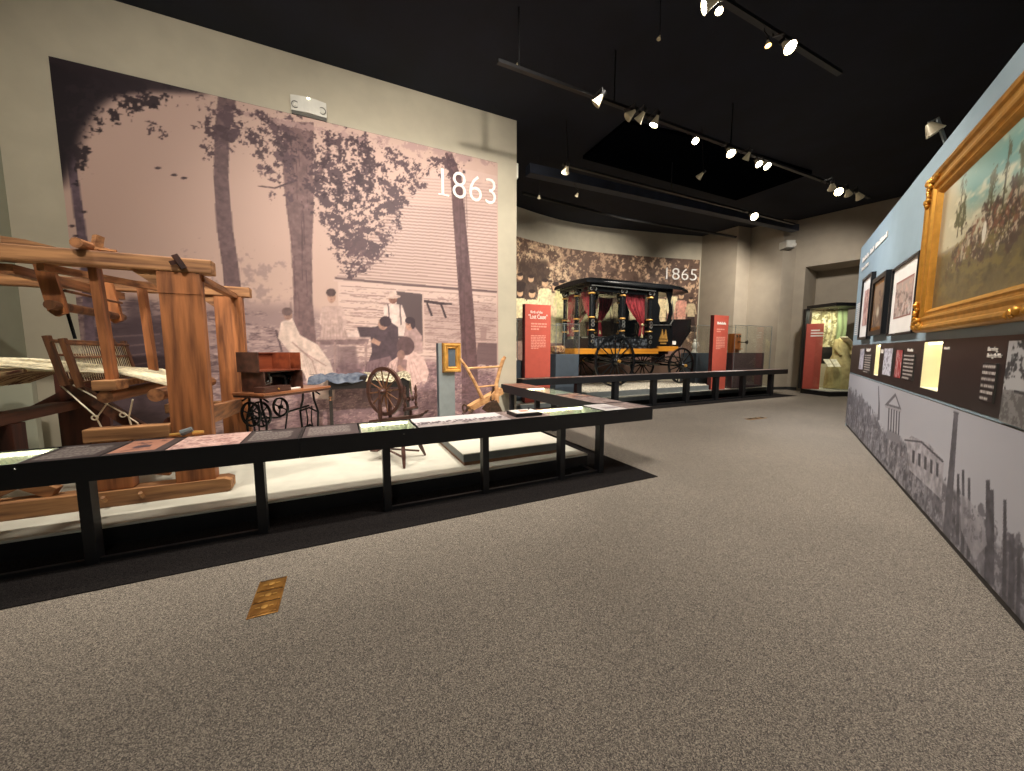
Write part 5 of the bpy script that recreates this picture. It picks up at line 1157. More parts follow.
st = thing('porcelain_figure', 'small white porcelain figure in the glass case just right of the hearse front', 'figurine', (10.98, 8.62, 1.305), A)
MB().lathe([(0.10, 0), (0.08, 0.05), (0.05, 0.12), (0.09, 0.2), (0.07, 0.32), (0.03, 0.36), (0.045, 0.42), (0.02, 0.47)], (10.98, 8.62, 1.305), (0, 0, 1), 14).tube([(10.98, 8.62, 1.585), (11.08, 8.57, 1.645), (11.13, 8.57, 1.535)], 0.02, 6).build('figure_body', M['white'], st, smooth=True)
ph = thing('telephone', 'oak box telephone with black mouthpiece in the right-hand glass case', 'telephone', (11.57, 7.50, 1.312), A)
MB().box(11.39, 11.71, 7.50, 7.73, 1.38, 1.92, 0.01).build('telephone_case', M['phone'], ph)
MB().prism([(11.39, 1.312), (11.71, 1.312), (11.71, 1.38), (11.39, 1.38)], 7.54, 7.71).build('case_foot', M['phone'], ph)
MB().tube([(11.57, 7.50, 1.66), (11.59, 7.38, 1.64), (11.61, 7.32, 1.64)], [0.02, 0.015, 0.015]).lathe([(0.02, 0), (0.03, 0.03), (0.065, 0.08)], (11.61, 7.32, 1.64), (0.1, -1, 0), 14).build('mouthpiece', M['iron'], ph)
for u in (11.49, 11.63): MB().lathe([(0.045, 0), (0.04, 0.02), (0.01, 0.035)], (u, 7.50, 1.84), (0, -1, 0), 14).build('bell', M['steel'], ph)
MB().box(11.43, 11.67, 7.40, 7.50, 1.42, 1.45, 0.005).build('writing_shelf', M['phone'], ph)
MB().tube([(11.71, 7.60, 1.70), (11.83, 7.60, 1.70), (11.83, 7.60, 1.62)], 0.012).build('crank_handle', M['steel'], ph)

# ================================================================== CORNER DISPLAY CASE (far right)
def gxy(x, y, z=0.0): p = on_z(x, y, z); return (p.x, p.y)
C0, C1 = gxy(800.4, 392.9), gxy(829, 396.6); C2 = (10.9, 11.08)
CT = 2.80
dc = thing('corner_display_case', 'lit black-framed corner display case with mural backdrop beside the blue wall', 'display case', (C1[0], C1[1], 0), G)
back = [(C0[0]+0.5, C0[1]+0.15), (10.9, 11.9)]
foot = [C0, C1, C2, (11.0, 12.0), (C0[0]+0.35, C0[1]+0.25)]
MB().prism(foot, 0, 0.14, 'xy').build('case_base', M['track'], dc); MB().prism(foot, CT-0.10, CT, 'xy').build('case_top', M['track'], dc)
MB().prism(foot, 0.14, 0.17, 'xy').build('case_floor', M['plat'], dc)
def post(p, s_=0.04): MB().box(p[0]-s_, p[0]+s_, p[1]-s_, p[1]+s_, 0.14, CT-0.1).build('case_post', M['track'], dc)
post(C0, 0.06)
def pane(p, q, n='glass_pane', m='glass', z0=0.17, z1=CT-0.1, th=0.008):
    p, q = Vector(p), Vector(q); nn = Vector((p.y-q.y, q.x-p.x)).normalized()*th; return MB().prism([tuple(p), tuple(q), tuple(q+nn), tuple(p+nn)], z0, z1, 'xy').build(n, M[m], dc)
pane(C0, C1); pane(C1, C2)
K0, K1 = Vector((C0[0]+0.30, C0[1]+0.15)), Vector((10.75, 11.85))
kd = (K1-K0); kl = kd.length; kd.normalize(); kn = Vector((kd.y, -kd.x))
c = Canvas(0, kl, 0.17, CT-0.1, 0.015, (214, 206, 160), None, 21)
c.leaves([(0, 0), (kl, 0), (kl, 3), (0, 3)], (120, 110, 70), 0.52, 0.35, 2, 0.8); c.leaves([(0, 1.0), (kl*0.8, 1.0), (kl*0.8, 2.6), (0, 2.6)], (250, 244, 206), 0.56, 0.16, 2, 0.95)
c.poly([(0, 0.95), (kl*0.75, 0.95), (kl*0.75, 1.5), (0, 1.5)], (34, 34, 32)); c.poly([(0, 0.17), (kl, 0.17), (kl, 0.95), (0, 0.95)], (206, 198, 168))
c.poly([(kl*0.72, 0.17), (kl, 0.17), (kl, 3), (kl*0.72, 3)], (178, 200, 150))
for k in range(7): x = kl*0.25+k*0.15; c.stroke([(x, 2.65, .05), (x+0.05, 2.1, .07), (x, 1.6, .05)], (70, 66, 48), a=0.35)
MB().prism([tuple(K0), tuple(K1), tuple(K1-kn*0.03), tuple(K0-kn*0.03)], 0.17, CT-0.1, 'xy').build('case_back', M['casegreen'], dc)
c.build('printed_backdrop', 'printm', lambda S, Z: (K0.x+kd.x*S+kn.x*0.006, K0.y+kd.y*S+kn.y*0.006, Z), dc)
l = bpy.data.lights.new('case_light', 'AREA'); l.shape = 'RECTANGLE'; l.size = 0.9; l.size_y = 0.5; l.energy = 22; l.color = (1.0, 0.95, 0.72)
o = bpy.data.objects.new('case_light', l); COL.objects.link(o); o.location = (10.05, 11.45, CT-0.14)
# contents
t = thing('text_banner', 'red text banner standing inside the lit corner display case', 'banner', (9.52, 11.50, 0.17), G, rot=math.radians(-32))
MB().box(-0.26, 0.16, 0, 0.08, 0, 2.05, 0.004).build('banner_board', M['red'], t)
for k, wv in enumerate((0.22, 0.30, 0.30)): MB().box(-0.15, -0.15+wv, -0.004, 0, 1.82-k*0.085, 1.86-k*0.085).build('title_line', M['paper'], t)
MB().box(-0.272, -0.26, 0.0, 0.08, 0, 2.05).build('board_edge', M['redside'], t)
t = thing('dress_form', 'pale yellow old dress on a form inside the lit corner case', 'dress', (10.42, 11.62, 0.17), G)
MB().lathe([(0.36, 0.02), (0.34, 0.5), (0.29, 0.85), (0.20, 1.08), (0.21, 1.3), (0.20, 1.45), (0.12, 1.55), (0.05, 1.62)], (10.42, 11.62, 0.17), (0, 0, 1), 20).build('dress_body', M['dress'], t, smooth=True)
for s_ in (-1, 1): MB().tube([(10.42+s_*0.15, 11.60, 1.72), (10.42+s_*0.24, 11.52, 1.45), (10.42+s_*0.16, 11.42, 1.25)], [0.07, 0.06, 0.04], 8).build('sleeve', M['dress'], t, smooth=True)
t = thing('reading_stand', 'clear stand carrying two tilted open documents in the corner case', 'stand', (9.92, 11.22, 0.17), G)
MB().box(9.70, 10.12, 11.18, 11.21, 0.17, 0.86).box(9.70, 9.73, 11.21, 11.45, 0.17, 0.86).box(10.09, 10.12, 11.21, 11.45, 0.17, 0.86).build('clear_panel', M['glass'], t)
MB().box(9.68, 10.14, 11.16, 11.47, 0.86, 0.875).build('clear_shelf', M['glass'], t)
for i, x in enumerate((9.78, 10.00)):
    tag(MB().prism([(11.19, 0.885), (11.21, 0.885), (11.40, 1.10), (11.38, 1.115)], x-0.09, x+0.09, 'vz').build('open_document', M['book'], F=G), ('tilted aged document, left one on the clear stand', 'tilted aged document, right one on the clear stand')[i], 'document')
tag(MB().bar((10.24, 11.36, 1.80), (10.60, 11.40, 1.50), 0.25, 0.02).build('tilted_panel', M['book'], F=G), 'slanted cream caption board in front of the yellow dress', 'caption board')
tag(MB().box(10.05, 10.11, 11.18, 11.22, 0.30, 0.33).box(10.25, 10.60, 11.15, 11.45, 0.17, 0.60).build('clear_box', M['glass'], F=G), 'low clear acrylic box on the floor of the corner case', 'box')

# ================================================================== RIGHT PARTITION: prints, band, frames
def bz(x, y, D=BV): q = on_v(B, x, y, D); return q
def TB(x, y): q = bz(x, y); return (-q[0], q[2])
lw = thing('ruins_print', 'long grey photo print of ruined city chimneys along the base of the blue wall', 'photo print', (4.5, BV, 0.055), B)
c = Canvas(-BU1, 1.5, 0.055, 0.975, 0.0085, (176, 176, 182), TB, 31)
fl = (slice(None), slice(None)); c.paint(fl, np.clip(c.noise(2.2, 0.8, 2)*1.6-0.5, 0, 1), (160, 160, 168), 0.5)
def S_(u, z): return (-u, z)
Tsave = c.T; c.T = None
D1, D2, D3, LT = (128, 126, 132), (106, 104, 110), (84, 82, 88), (158, 155, 160)
rr = np.random.RandomState(5)
# skyline mass in wall metres (u decreases towards the viewer)
prof = [(9.1, .62), (8.9, .70), (8.7, .60), (8.5, .72), (8.3, .55), (8.1, .66), (7.9, .62), (7.7, .74), (7.5, .62), (7.2, .66), (6.9, .5), (6.7, .56), (6.4, .45), (6.1, .42), (5.8, .50), (5.5, .52), (5.2, .48), (4.95, .50), (4.8, .44), (4.6, .38), (4.4, .36), (4.3, .40), (4.1, .42), (3.95, .40), (3.8, .42), (3.7, .40), (3.5, .34), (3.4, .36), (3.2, .30), (3.0, .34), (2.6, .3), (2.2, .4), (1.6, .32), (1.0, .4), (0.4, .3), (-0.4, .38), (-1.5, .3)]
c.poly([S_(u, z) for u, z in prof]+[S_(-1.5, 0), S_(9.1, 0)], D1, tex=0.35, soft=1)
c.leaves([S_(9.1, .8), S_(6.4, .6), S_(6.4, 0), S_(9.1, 0)], D2, 0.48, 0.22, 3, 0.9)
c.leaves([S_(6.5, .5), S_(-1.5, .4), S_(-1.5, 0), S_(6.5, 0)], D2, 0.50, 0.22, 3, 0.9); c.leaves([S_(9.1, .45), S_(-1.5, .34), S_(-1.5, 0), S_(9.1, 0)], LT, 0.62, 0.12, 3, 0.8); c.leaves([S_(9.1, .5), S_(-1.5, .36), S_(-1.5, 0), S_(9.1, 0)], D3, 0.62, 0.16, 3, 0.85)
for k in range(60):
    u = rr.uniform(-1.2, 9.0); h = rr.uniform(.12, .34); w_ = rr.uniform(.03, .09); z = rr.uniform(0.02, .22)
    c.poly([S_(u, z), S_(u+w_, z), S_(u+w_, z+h), S_(u, z+h)], [D2, D3, LT, D1][k % 4], a=0.6, tex=0.4, soft=1)
c.T = Tsave
# temple front
c.poly([(885, 405), (896, 393), (902, 410)], D2); c.poly([(889, 404), (896, 396.5), (899.5, 407)], (176, 176, 182)); c.poly([(885, 405), (902, 410), (901.5, 413), (886, 407.5)], LT)
for k in range(5): x = 889.5+k*2.6; c.stroke([(x, 408+k*0.9, 1.1), (x-1, 432+k*1.5, 1.2)], D3)
c.poly([(888, 430), (901, 436), (900, 444), (886, 438)], D1)
# building with windows, chimneys
c.poly([(907, 440), (912, 436), (930, 444), (945, 462), (942, 500), (910, 470)], LT, tex=0.25); c.stroke([(905, 440, 1.6), (922, 442, 1.8), (944, 462, 2)], D3)
for k in range(5): x = 913+k*6; c.poly([(x, 450+k*3), (x+2.4, 451+k*3.2), (x+2, 464+k*3.4), (x-0.4, 462+k*3.4)], D3)
c.stroke([(957, 413, 4.5), (954, 450, 5.5), (950, 500, 7), (947, 540, 8)], (96, 94, 100), tex=0.2); c.stroke([(954.2, 412, 1.6), (959.8, 414, 1.6)], D3)
for (x, y, w_, y2) in ((989, 480, 5, 580), (992, 490, 7, 585), (1006, 500, 4, 600), (964, 470, 3, 560), (959, 474, 3, 545), (970, 478, 3, 560), (1013, 534, 6, 610), (1020, 545, 4, 620)):
    c.stroke([(x, y, w_*0.8), (x, (y+y2)/2, w_), (x-1, y2, w_*1.2)], (86, 84, 90), tex=0.3)
c.poly([(962, 494), (970, 500), (985, 520), (988, 545), (975, 560), (962, 530)], LT, a=0.7); c.leaves([(962, 505), (985, 510), (985, 545), (965, 540)], D2, 0.5, 0.1, 2, 0.7)
c.stroke([(879, 386, .8), (879.5, 405, 1.4), (879, 420, 2)], D2)
c.build('printed_photograph', 'printm', lambda S, Z: (-S, S*0+BV+0.004, Z), lw)
MB().box(-1.5, BU1, BV-0.012, BV+0.003, 0.055, 0.977).build('print_board', M['greyp'], lw)
# caption band with lit niches
NICHE = [(6.70, 6.99), (4.42, 4.90)]
cb = thing('caption_band', 'dark brown caption band with text, pictures and two lit niches on the blue wall', 'wall panel', (4.5, BV, 1.0), B)
b = MB(); e0 = -1.5
for (a, e) in ((-1.5, NICHE[1][0]), (NICHE[1][1], NICHE[0][0]), (NICHE[0][1], BU1)): b.box(a, e, BV-0.19, BV+0.004, 1.0, 1.485)
for (a, e) in NICHE: b.box(a, e, BV-0.19, BV+0.004, 1.0, 1.06).box(a, e, BV-0.19, BV+0.004, 1.47, 1.485)
b.build('band_board', M['band'], cb)
for (a, e) in NICHE:
    n_ = MB().box(a, e, BV-0.19, BV-0.18, 1.06, 1.47).box(a, e, BV-0.18, BV, 1.06, 1.066).box(a, a+0.006, BV-0.18, BV, 1.066, 1.47).box(e-0.006, e, BV-0.18, BV, 1.066, 1.47).build('lit_niche', M['cream'], cb)
    MB().box(a+0.02, e-0.02, BV-0.05, BV-0.02, 1.45, 1.465).box(a+0.02, e-0.02, BV-0.17, BV-0.14, 1.45, 1.465).build('niche_light', M['ledn'], n_)
t = thing('bronze_bust', 'small dark bronze piece inside the nearer lit niche', 'sculpture', (4.50, BV-0.1, 1.067), B)
MB().lathe([(0.05, 0), (0.035, 0.06), (0.05, 0.13), (0.03, 0.17)], (4.52, BV-0.09, 1.12), (0, 0, 1), 14).build('bust', M['rust'], t, smooth=True); MB().box(4.47, 4.57, BV-0.14, BV-0.04, 1.067, 1.12, 0.004).build('block', M['iron'], t)
def band_pic(name, x0, y0, x1, y1, bg, fn, label=None):
    """picture panel on the band given by two opposite corners in wall coordinates"""
    c = Canvas(-x1, -x0, y0, y1, 0.006, bg, None, int(x0*37)+5); fn(c, x1-x0, y1-y0, -x1, y0)
    o = MB().box(x0, x1, BV+0.0045, BV+0.012, y0, y1).build(name, M['greyp'], cb)
    c.build('printed_face', 'printm', lambda S, Z: (-S, S*0+BV+0.0135, Z), o)
    if label: o['label'] = label
def bp_lines(c, w_, h_, x, y): c.lines(x, x+w_, y+h_, y, max(3, int(h_/0.035)), (206, 198, 190), 0.9)
def bp_pale(c, w_, h_, x, y): c.leaves([(x, y), (x+w_, y), (x+w_, y+h_), (x, y+h_)], (120, 116, 130), 0.58, 0.06, 1, 0.8)
def bp_red(c, w_, h_, x, y): c.leaves([(x, y), (x+w_, y), (x+w_, y+h_), (x, y+h_)], (190, 150, 150), 0.5, 0.08, 1, 0.9)
def bp_park(c, w_, h_, x, y):
    c.leaves([(x, y+h_*0.3), (x+w_, y+h_*0.3), (x+w_, y+h_), (x, y+h_)], (52, 52, 54), 0.50, 0.14, 2, 0.9); c.poly([(x, y), (x+w_, y), (x+w_, y+h_*0.28), (x+w_*0.2, y+h_*0.42), (x, y+h_*0.4)], (132, 130, 128)); c.leaves([(x, y), (x+w_, y), (x+w_, y+h_*0.4), (x, y+h_*0.4)], (92, 90, 88), 0.5, 0.08, 2, 0.8)
    c.stroke([(x+w_*0.1, y+h_*0.40, .015), (x+w_*0.5, y+h_*0.36, .015), (x+w_, y+h_*0.2, .02)], (60, 60, 62)); c.stroke([(x+w_*0.55, y+h_*0.3, .03), (x+w_*0.56, y+h_, .03)], (40, 40, 42))
BG = (46, 38, 38)
band_pic('photo_panel', 7.75, 1.10, 8.10, 1.42, (190, 186, 196), bp_pale, 'small pale picture at the far end'); band_pic('text_panel', 7.20, 1.06, 7.68, 1.34, BG, bp_lines)
band_pic('photo_panel', 5.98, 1.10, 6.40, 1.42, (206, 204, 214), bp_pale, 'pale picture beside the far niche'); band_pic('photo_panel', 5.55, 1.10, 5.80, 1.40, (160, 60, 60), bp_red, 'reddish picture'); band_pic('text_panel', 5.12, 1.10, 5.48, 1.36, BG, bp_lines)
band_pic('text_panel', 3.44, 1.08, 3.62, 1.32, BG, bp_lines, 'paragraph of fine white text'); band_pic('photo_panel', 2.1, 0.995, 3.33, 1.45, (176, 176, 176), bp_park, 'black and white photo of trees by a road')
for (x, z, w_, h_, s_) in ((3.60, 1.385, 0.13, 0.035, 'Burning'), (3.60, 1.345, 0.19, 0.035, 'During the War'), (6.62, 1.36, 0.14, 0.05, (3, 5)), (7.62, 1.38, 0.3, 0.05, (7,)), (5.40, 1.385, 0.20, 0.03, (6,)), (4.36, 1.405, 0.12, 0.02, (5,))):
    (text_mesh if isinstance(s_, str) else word_strokes)('caption_title', s_, 'paper', cb, (w_, h_), (x-4.5, 0.007, z-1.0), (-1, 0, 0), (0, 0, 1), (0, 1, 0), 0.002)
# wall lettering on the blue wall
t = thing('headline_lettering', 'pale raised headline lettering high on the far end of the blue wall', 'sign', (8.0, BV, 2.4), B)
q0, q1 = bz(863.5, 259.5), bz(889, 230.5); q2, q3 = bz(862.5, 269), bz(869.5, 261.5)
word_strokes('headline', (6, 3, 8), 'paper', t, (q0[0]-q1[0], 0.075), (q0[0]-8.0, 0.004, (q0[2]+q1[2])/2-2.4-0.06), (-1, 0, 0), (0, 0, 1), (0, 1, 0), 0.008)
word_strokes('subheading', (5, 4), 'paper', t, (q2[0]-q3[0], 0.06), (q2[0]-8.0, 0.004, (q2[2]+q3[2])/2-2.4-0.045), (-1, 0, 0), (0, 0, 1), (0, 1, 0), 0.008)
b = MB(); rs = np.random.RandomState(2)
for k in range(16):
    z = 2.20-k*0.035; u = 8.95
    while u > 8.50: e = max(8.48, u-rs.uniform(0.03, 0.1)); b.box(e, u, BV+0.0005, BV+0.003, z-0.008, z+0.008); u = e-0.015
b.build('paragraph', M['paper'], t)
# framed prints
def framed(label, u0, u1, z0, z1, fm, mw, art, depth=0.045, mat_c='matb', fw=0.035):
    t = thing('framed_print', label, 'framed picture', ((u0+u1)/2, BV, z0), B)
    b = MB(); b.frame(u0, u1, z0, z1, [(0, 0.0), (0, depth), (fw, depth), (fw, depth-0.018)], BV+0.002, 1); b.build('frame', M[fm], t)
    MB().box(u0+0.005, u1-0.005, BV+0.003, BV+depth-0.02, z0+0.005, z1-0.005).build('mat_board', M[mat_c], t)
    a0, a1, b0, b1 = u0+mw, u1-mw, z0+mw*1.1, z1-mw*1.1
    c = Canvas(-a1, -a0, b0, b1, 0.009, (176, 158, 148), None, int(u0*31)); art(c, -a1, -a0, b0, b1)
    c.build('printed_picture', 'printm', lambda S, Z: (-S, S*0+BV+depth-0.018, Z), t)
    return t
def art_sepia(c, x0, x1, y0, y1):
    w_, h_ = x1-x0, y1-y0
    c.leaves([(x0, y0), (x1, y0), (x1, y0+h_*.6), (x0, y0+h_*.8)], (110, 92, 88), 0.48, 0.12, 2, 0.85); c.leaves([(x0, y0), (x1, y0), (x1, y1), (x0, y1)], (206, 170, 156), 0.6, 0.10, 2, 0.8)
    c.leaves([(x0, y0), (x1, y0), (x1, y0+h_*.45), (x0, y0+h_*.45)], (206, 200, 196), 0.58, 0.14, 2, 0.8)
    for s_ in (0, 1): c.stroke([(x0, y0+h_*s_, .03), (x1, y0+h_*s_, .03)], (150, 100, 92)); c.stroke([(x0+w_*s_, y0, .03), (x0+w_*s_, y1, .03)], (150, 100, 92))
def art_dark(c, x0, x1, y0, y1):
    w_, h_ = x1-x0, y1-y0; c.I[:] = (126, 104, 84); c.leaves([(x0, y0), (x1, y0), (x1, y1), (x0, y1)], (84, 68, 58), 0.5, 0.3, 2, 0.8); c.ell((x0+x1)/2, y0+h_*.35, w_*.12, h_*.12, (200, 190, 170), a=0.8, soft=2)
def art_pink(c, x0, x1, y0, y1):
    c.I[:] = (196, 160, 150); c.leaves([(x0, y0), (x1, y0), (x1, y1), (x0, y1)], (140, 100, 96), 0.5, 0.12, 2, 0.8)
framed('narrow black-framed pink print on cream mat, farthest on the blue wall', 7.46, 8.22, 1.565, 2.53, 'blackf', 0.19, art_pink, 0.05)
framed('dark wood framed brown picture between the two pale prints', 6.42, 7.26, 1.60, 2.38, 'blackf', 0.10, art_dark, 0.06, 'golddark', 0.06)
framed('black-framed sepia print on wide white mat beside the gilt painting', 5.16, 6.20, 1.565, 2.34, 'blackf', 0.17, art_sepia, 0.045, 'matb', 0.02)
# big gilt painting
pt = thing('gilt_framed_painting', 'very large oil battle painting in a wide ornate gilt frame', 'painting', (3.05, BV, 1.555), B)
O0, O1, Z0_, Z1_ = 1.2, 4.90, 1.555, 2.90
b = MB(); b.frame(O0, O1, Z0_, Z1_, [(0, 0), (0, 0.06), (0.012, 0.085), (0.03, 0.092), (0.05, 0.085), (0.06, 0.07), (0.085, 0.066), (0.11, 0.074), (0.125, 0.070), (0.135, 0.052), (0.15, 0.050), (0.165, 0.056), (0.18, 0.044), (0.20, 0.02)], BV+0.002, 1); b.build('gilt_moulding', M['gold'], pt)
def orn(b, u, z, du, dz, n=9):
    for k in range(n):
        t_ = k/(n-1); b.blob((u+du*t_+random.uniform(-.01, .01), BV+0.085+random.uniform(-0.008, 0.012), z+dz*t_+random.uniform(-.012, .012)), (0.022, 0.018, 0.024), jit=0.15)
for (u, z, su, sz) in ((O1-0.05, Z0_+0.05, -1, 1), (O1-0.05, Z1_-0.05, -1, -1), (O0+0.05, Z0_+0.05, 1, 1), (O0+0.05, Z1_-0.05, 1, -1)):
    b = MB(); orn(b, u, z, 0, sz*0.20); orn(b, u, z, su*0.20, 0); orn(b, u, z, su*0.05, sz*0.05, 4); b.build('corner_ornament', M['gold'], pt, smooth=True)
for z in (Z0_+0.04, Z1_-0.04): b = MB(); orn(b, 2.93, z, 0.24, 0, 12); b.build('centre_ornament', M['gold'], pt, smooth=True)
c = Canvas(-(O1-0.19), -(O0+0.19), Z0_+0.19, Z1_-0.19, 0.0085, (150, 140, 116), TB, 55)
X0_, X1_ = c.s0, -(O0+0.19); H0, H1 = Z0_+0.19, Z1_-0.19; Tb = c.T; c.T = None; W_ = X1_-X0_
c.poly([(X0_, H0+.45), (X1_, H0+.45), (X1_, H1), (X0_, H1)], (188, 180, 150)); c.poly([(X0_+.6, H1-.32), (X1_, H1-.42), (X1_, H1), (X0_+.3, H1)], (112, 158, 150), soft=8)
c.leaves([(X0_, H0+.5), (X1_, H0+.5), (X1_, H1), (X0_, H1)], (214, 204, 172), 0.52, 0.6, 10, 0.8, 5, sy=0.2); c.poly([(X0_, H0), (X1_, H0), (X1_, H0+.42), (X0_+1.2, H0+.55), (X0_+.6, H0+.36), (X0_, H0+.45)], (92, 82, 52), soft=3, tex=0.3)
c.leaves([(X0_, H0), (X1_, H0), (X1_, H0+.5), (X0_, H0+.5)], (118, 104, 58), 0.52, 0.3, 6, 0.8, 7, sy=0.1)
c.leaves([(X0_+.1, H0+.22), (X1_, H0+.22), (X1_, H0+.68), (X0_+1.0, H0+.66), (X0_+.4, H0+.48)], (66, 50, 42), 0.44, 0.14, 5, 0.9, 9); c.leaves([(X0_+.2, H0+.3), (X1_, H0+.3), (X1_, H0+.6), (X0_+.8, H0+.6)], (126, 82, 62), 0.58, 0.07, 4, 0.85); c.leaves([(X0_+.2, H0+.25), (X1_, H0+.25), (X1_, H0+.6), (X0_+.8, H0+.6)], (190, 176, 150), 0.66, 0.06, 4, 0.85)
for (x, w_, h_) in ((.42, .10, .34), (.50, .05, .2), (.95, .08, .22), (1.12, .05, .32), (1.3, .07, .2), (2.1, .08, .26)):
    c.stroke([(X0_+x, H0+.5, .02), (X0_+x, H0+.55+h_, .015)], (70, 66, 48)); c.leaves([(X0_+x-w_, H0+.56), (X0_+x+w_, H0+.56), (X0_+x+w_*.5, H0+.62+h_), (X0_+x-w_*.5, H0+.62+h_)], (84, 84, 58), 0.42, 0.07, 2, 0.85)
c.poly([(X0_, H0), (X0_+.10, H0), (X0_+.10, H1), (X0_, H1)], (84, 62, 44), 0.5, soft=4); c.ell(X0_+.9, H0+.42, .03, .07, (214, 208, 190)); c.ell(X0_+.55, H0+.36, .02, .06, (190, 180, 160), a=0.7)
c.build('painted_canvas', 'printg', lambda S, Z: (-S, S*0+BV+0.024, Z), pt)
MB().box(O0+0.18, O1-0.18, BV+0.003, BV+0.022, Z0_+0.18, Z1_-0.18).build('stretcher_board', M['golddark'], pt)

# ================================================================== FLOOR PLATES
def gz(F, x, y): return F.inv(on_z(x, y, 0))
pc = [on_z(*q) for q in ((256.5, 583.5), (284, 577.5), (282, 611), (250, 619))]
cx_ = sum(pc, Vector())/4; ang = math.atan2((pc[1]-pc[0]+pc[2]-pc[3]).y, (pc[1]-pc[0]+pc[2]-pc[3]).x)
fp_ = thing('floor_outlet_plate', 'brass three-part floor outlet plate in the carpet nearest the camera', 'floor plate', (cx_.x, cx_.y, 0.0), G, rot=ang)
wx = ((pc[1]-pc[0]).length+(pc[2]-pc[3]).length)/4; wy = ((pc[3]-pc[0]).length+(pc[2]-pc[1]).length)/4
MB().box(-wx, wx, -wy, wy, 0.0, 0.006, 0.002).build('plate', M['brass'], fp_)
for k in range(3):
    y = -wy*0.64+k*wy*0.64
    o_ = MB().box(-wx*0.82, wx*0.82, y-wy*0.27, y+wy*0.27, 0.006, 0.010, 0.0015).build('outlet_lid', M['brass'], fp_)
    MB().box(-wx*0.9, wx*0.9, y+wy*0.29, y+wy*0.33, 0.006, 0.007).build('lid_gap', M['iron'], o_)
    MB().lathe([(0.016, 0), (0.016, 0.003), (0.010, 0.004)], (0, y, 0.010), (0, 0, 1), 14).box(-wx*0.6, -wx*0.3, y-0.006, y+0.006, 0.010, 0.013).box(wx*0.3, wx*0.6, y-0.006, y+0.006, 0.010, 0.013).build('lid_latch', M['goldmat'], o_)
p_ = on_z(756, 418.5); f2 = thing('floor_outlet_plate', 'brass floor outlet plate far off in the carpet toward the right wall', 'floor plate', (p_.x, p_.y, 0), G, rot=ang)
MB().box(-0.26, 0.26, -0.06, 0.06, 0, 0.006).build('plate', M['brass'], f2)
for k in (-0.17, 0, 0.17): MB().box(k-0.05, k+0.05, -0.04, 0.04, 0.006, 0.012, 0.001).build('outlet_lid', M['steel'], f2)

# ================================================================== CEILING: beams, tracks, lamps
def hang(name, label, cat, fn, m, F=A): b = MB(); fn(b); return tag(b.build(name, M[m], F=F), label, cat)
TZ = 5.05
hang('lighting_track', 'black lighting track over the front of the exhibits', 'lighting track', lambda b: b.box(2.0, 11.8, 4.60, 4.66, TZ, TZ+0.04), 'track')
hang('lighting_track', 'black lighting track above the open carpet', 'lighting track', lambda b: b.box(-0.6, 6.2, 2.83, 2.89, TZ, TZ+0.04), 'track')
hang('lighting_track', 'black lighting track along the curved hearse bay', 'lighting track', lambda b: b.box(4.2, 12.2, 6.44, 6.50, TZ, TZ+0.04), 'track')
for (u, v, lb) in ((2.3, 4.63, 'left end of the front track'), (3.9, 4.63, 'middle of the front track'), (6.6, 4.63, 'right end of the front track'), (3.6, 2.86, 'track over the carpet'), (7.2, 6.47, 'hearse bay track')):
    hang('track_hanger', 'thin black hanger rod at the '+lb, 'hanger rod', lambda b: b.tube([(u, v, TZ+0.04), (u, v, CEIL)], 0.012, 6), 'track')
hang('ceiling_duct', 'long dark grey duct crossing the black ceiling over the hearse', 'duct', lambda b: b.bar((3.9, 7.4, 5.3), (13.5, 7.1, 5.3), 0.22, 0.20), 'beam')
hang('ceiling_duct', 'thin dark pipe behind the duct over the hearse', 'pipe', lambda b: b.tube([(4.4, 8.6, 5.35), (8.0, 8.9, 5.35), (12.8, 8.6, 5.35)], 0.04, 8), 'track')
op = [A.inv(on_z(x, y, 5.78))[:2] for (x, y) in ((583, 157), (626, 121), (700, 138), (812, 172), (736, 199))]
hang('ceiling_recess_sheet', 'flat five-sided black sheet standing in for a dark ceiling recess behind the front row of spotlights', 'ceiling recess stand-in', lambda b: b.prism(op, 5.74, CEIL, 'xy'), 'ceild')  # recess darkness put into the colour of a flat sheet
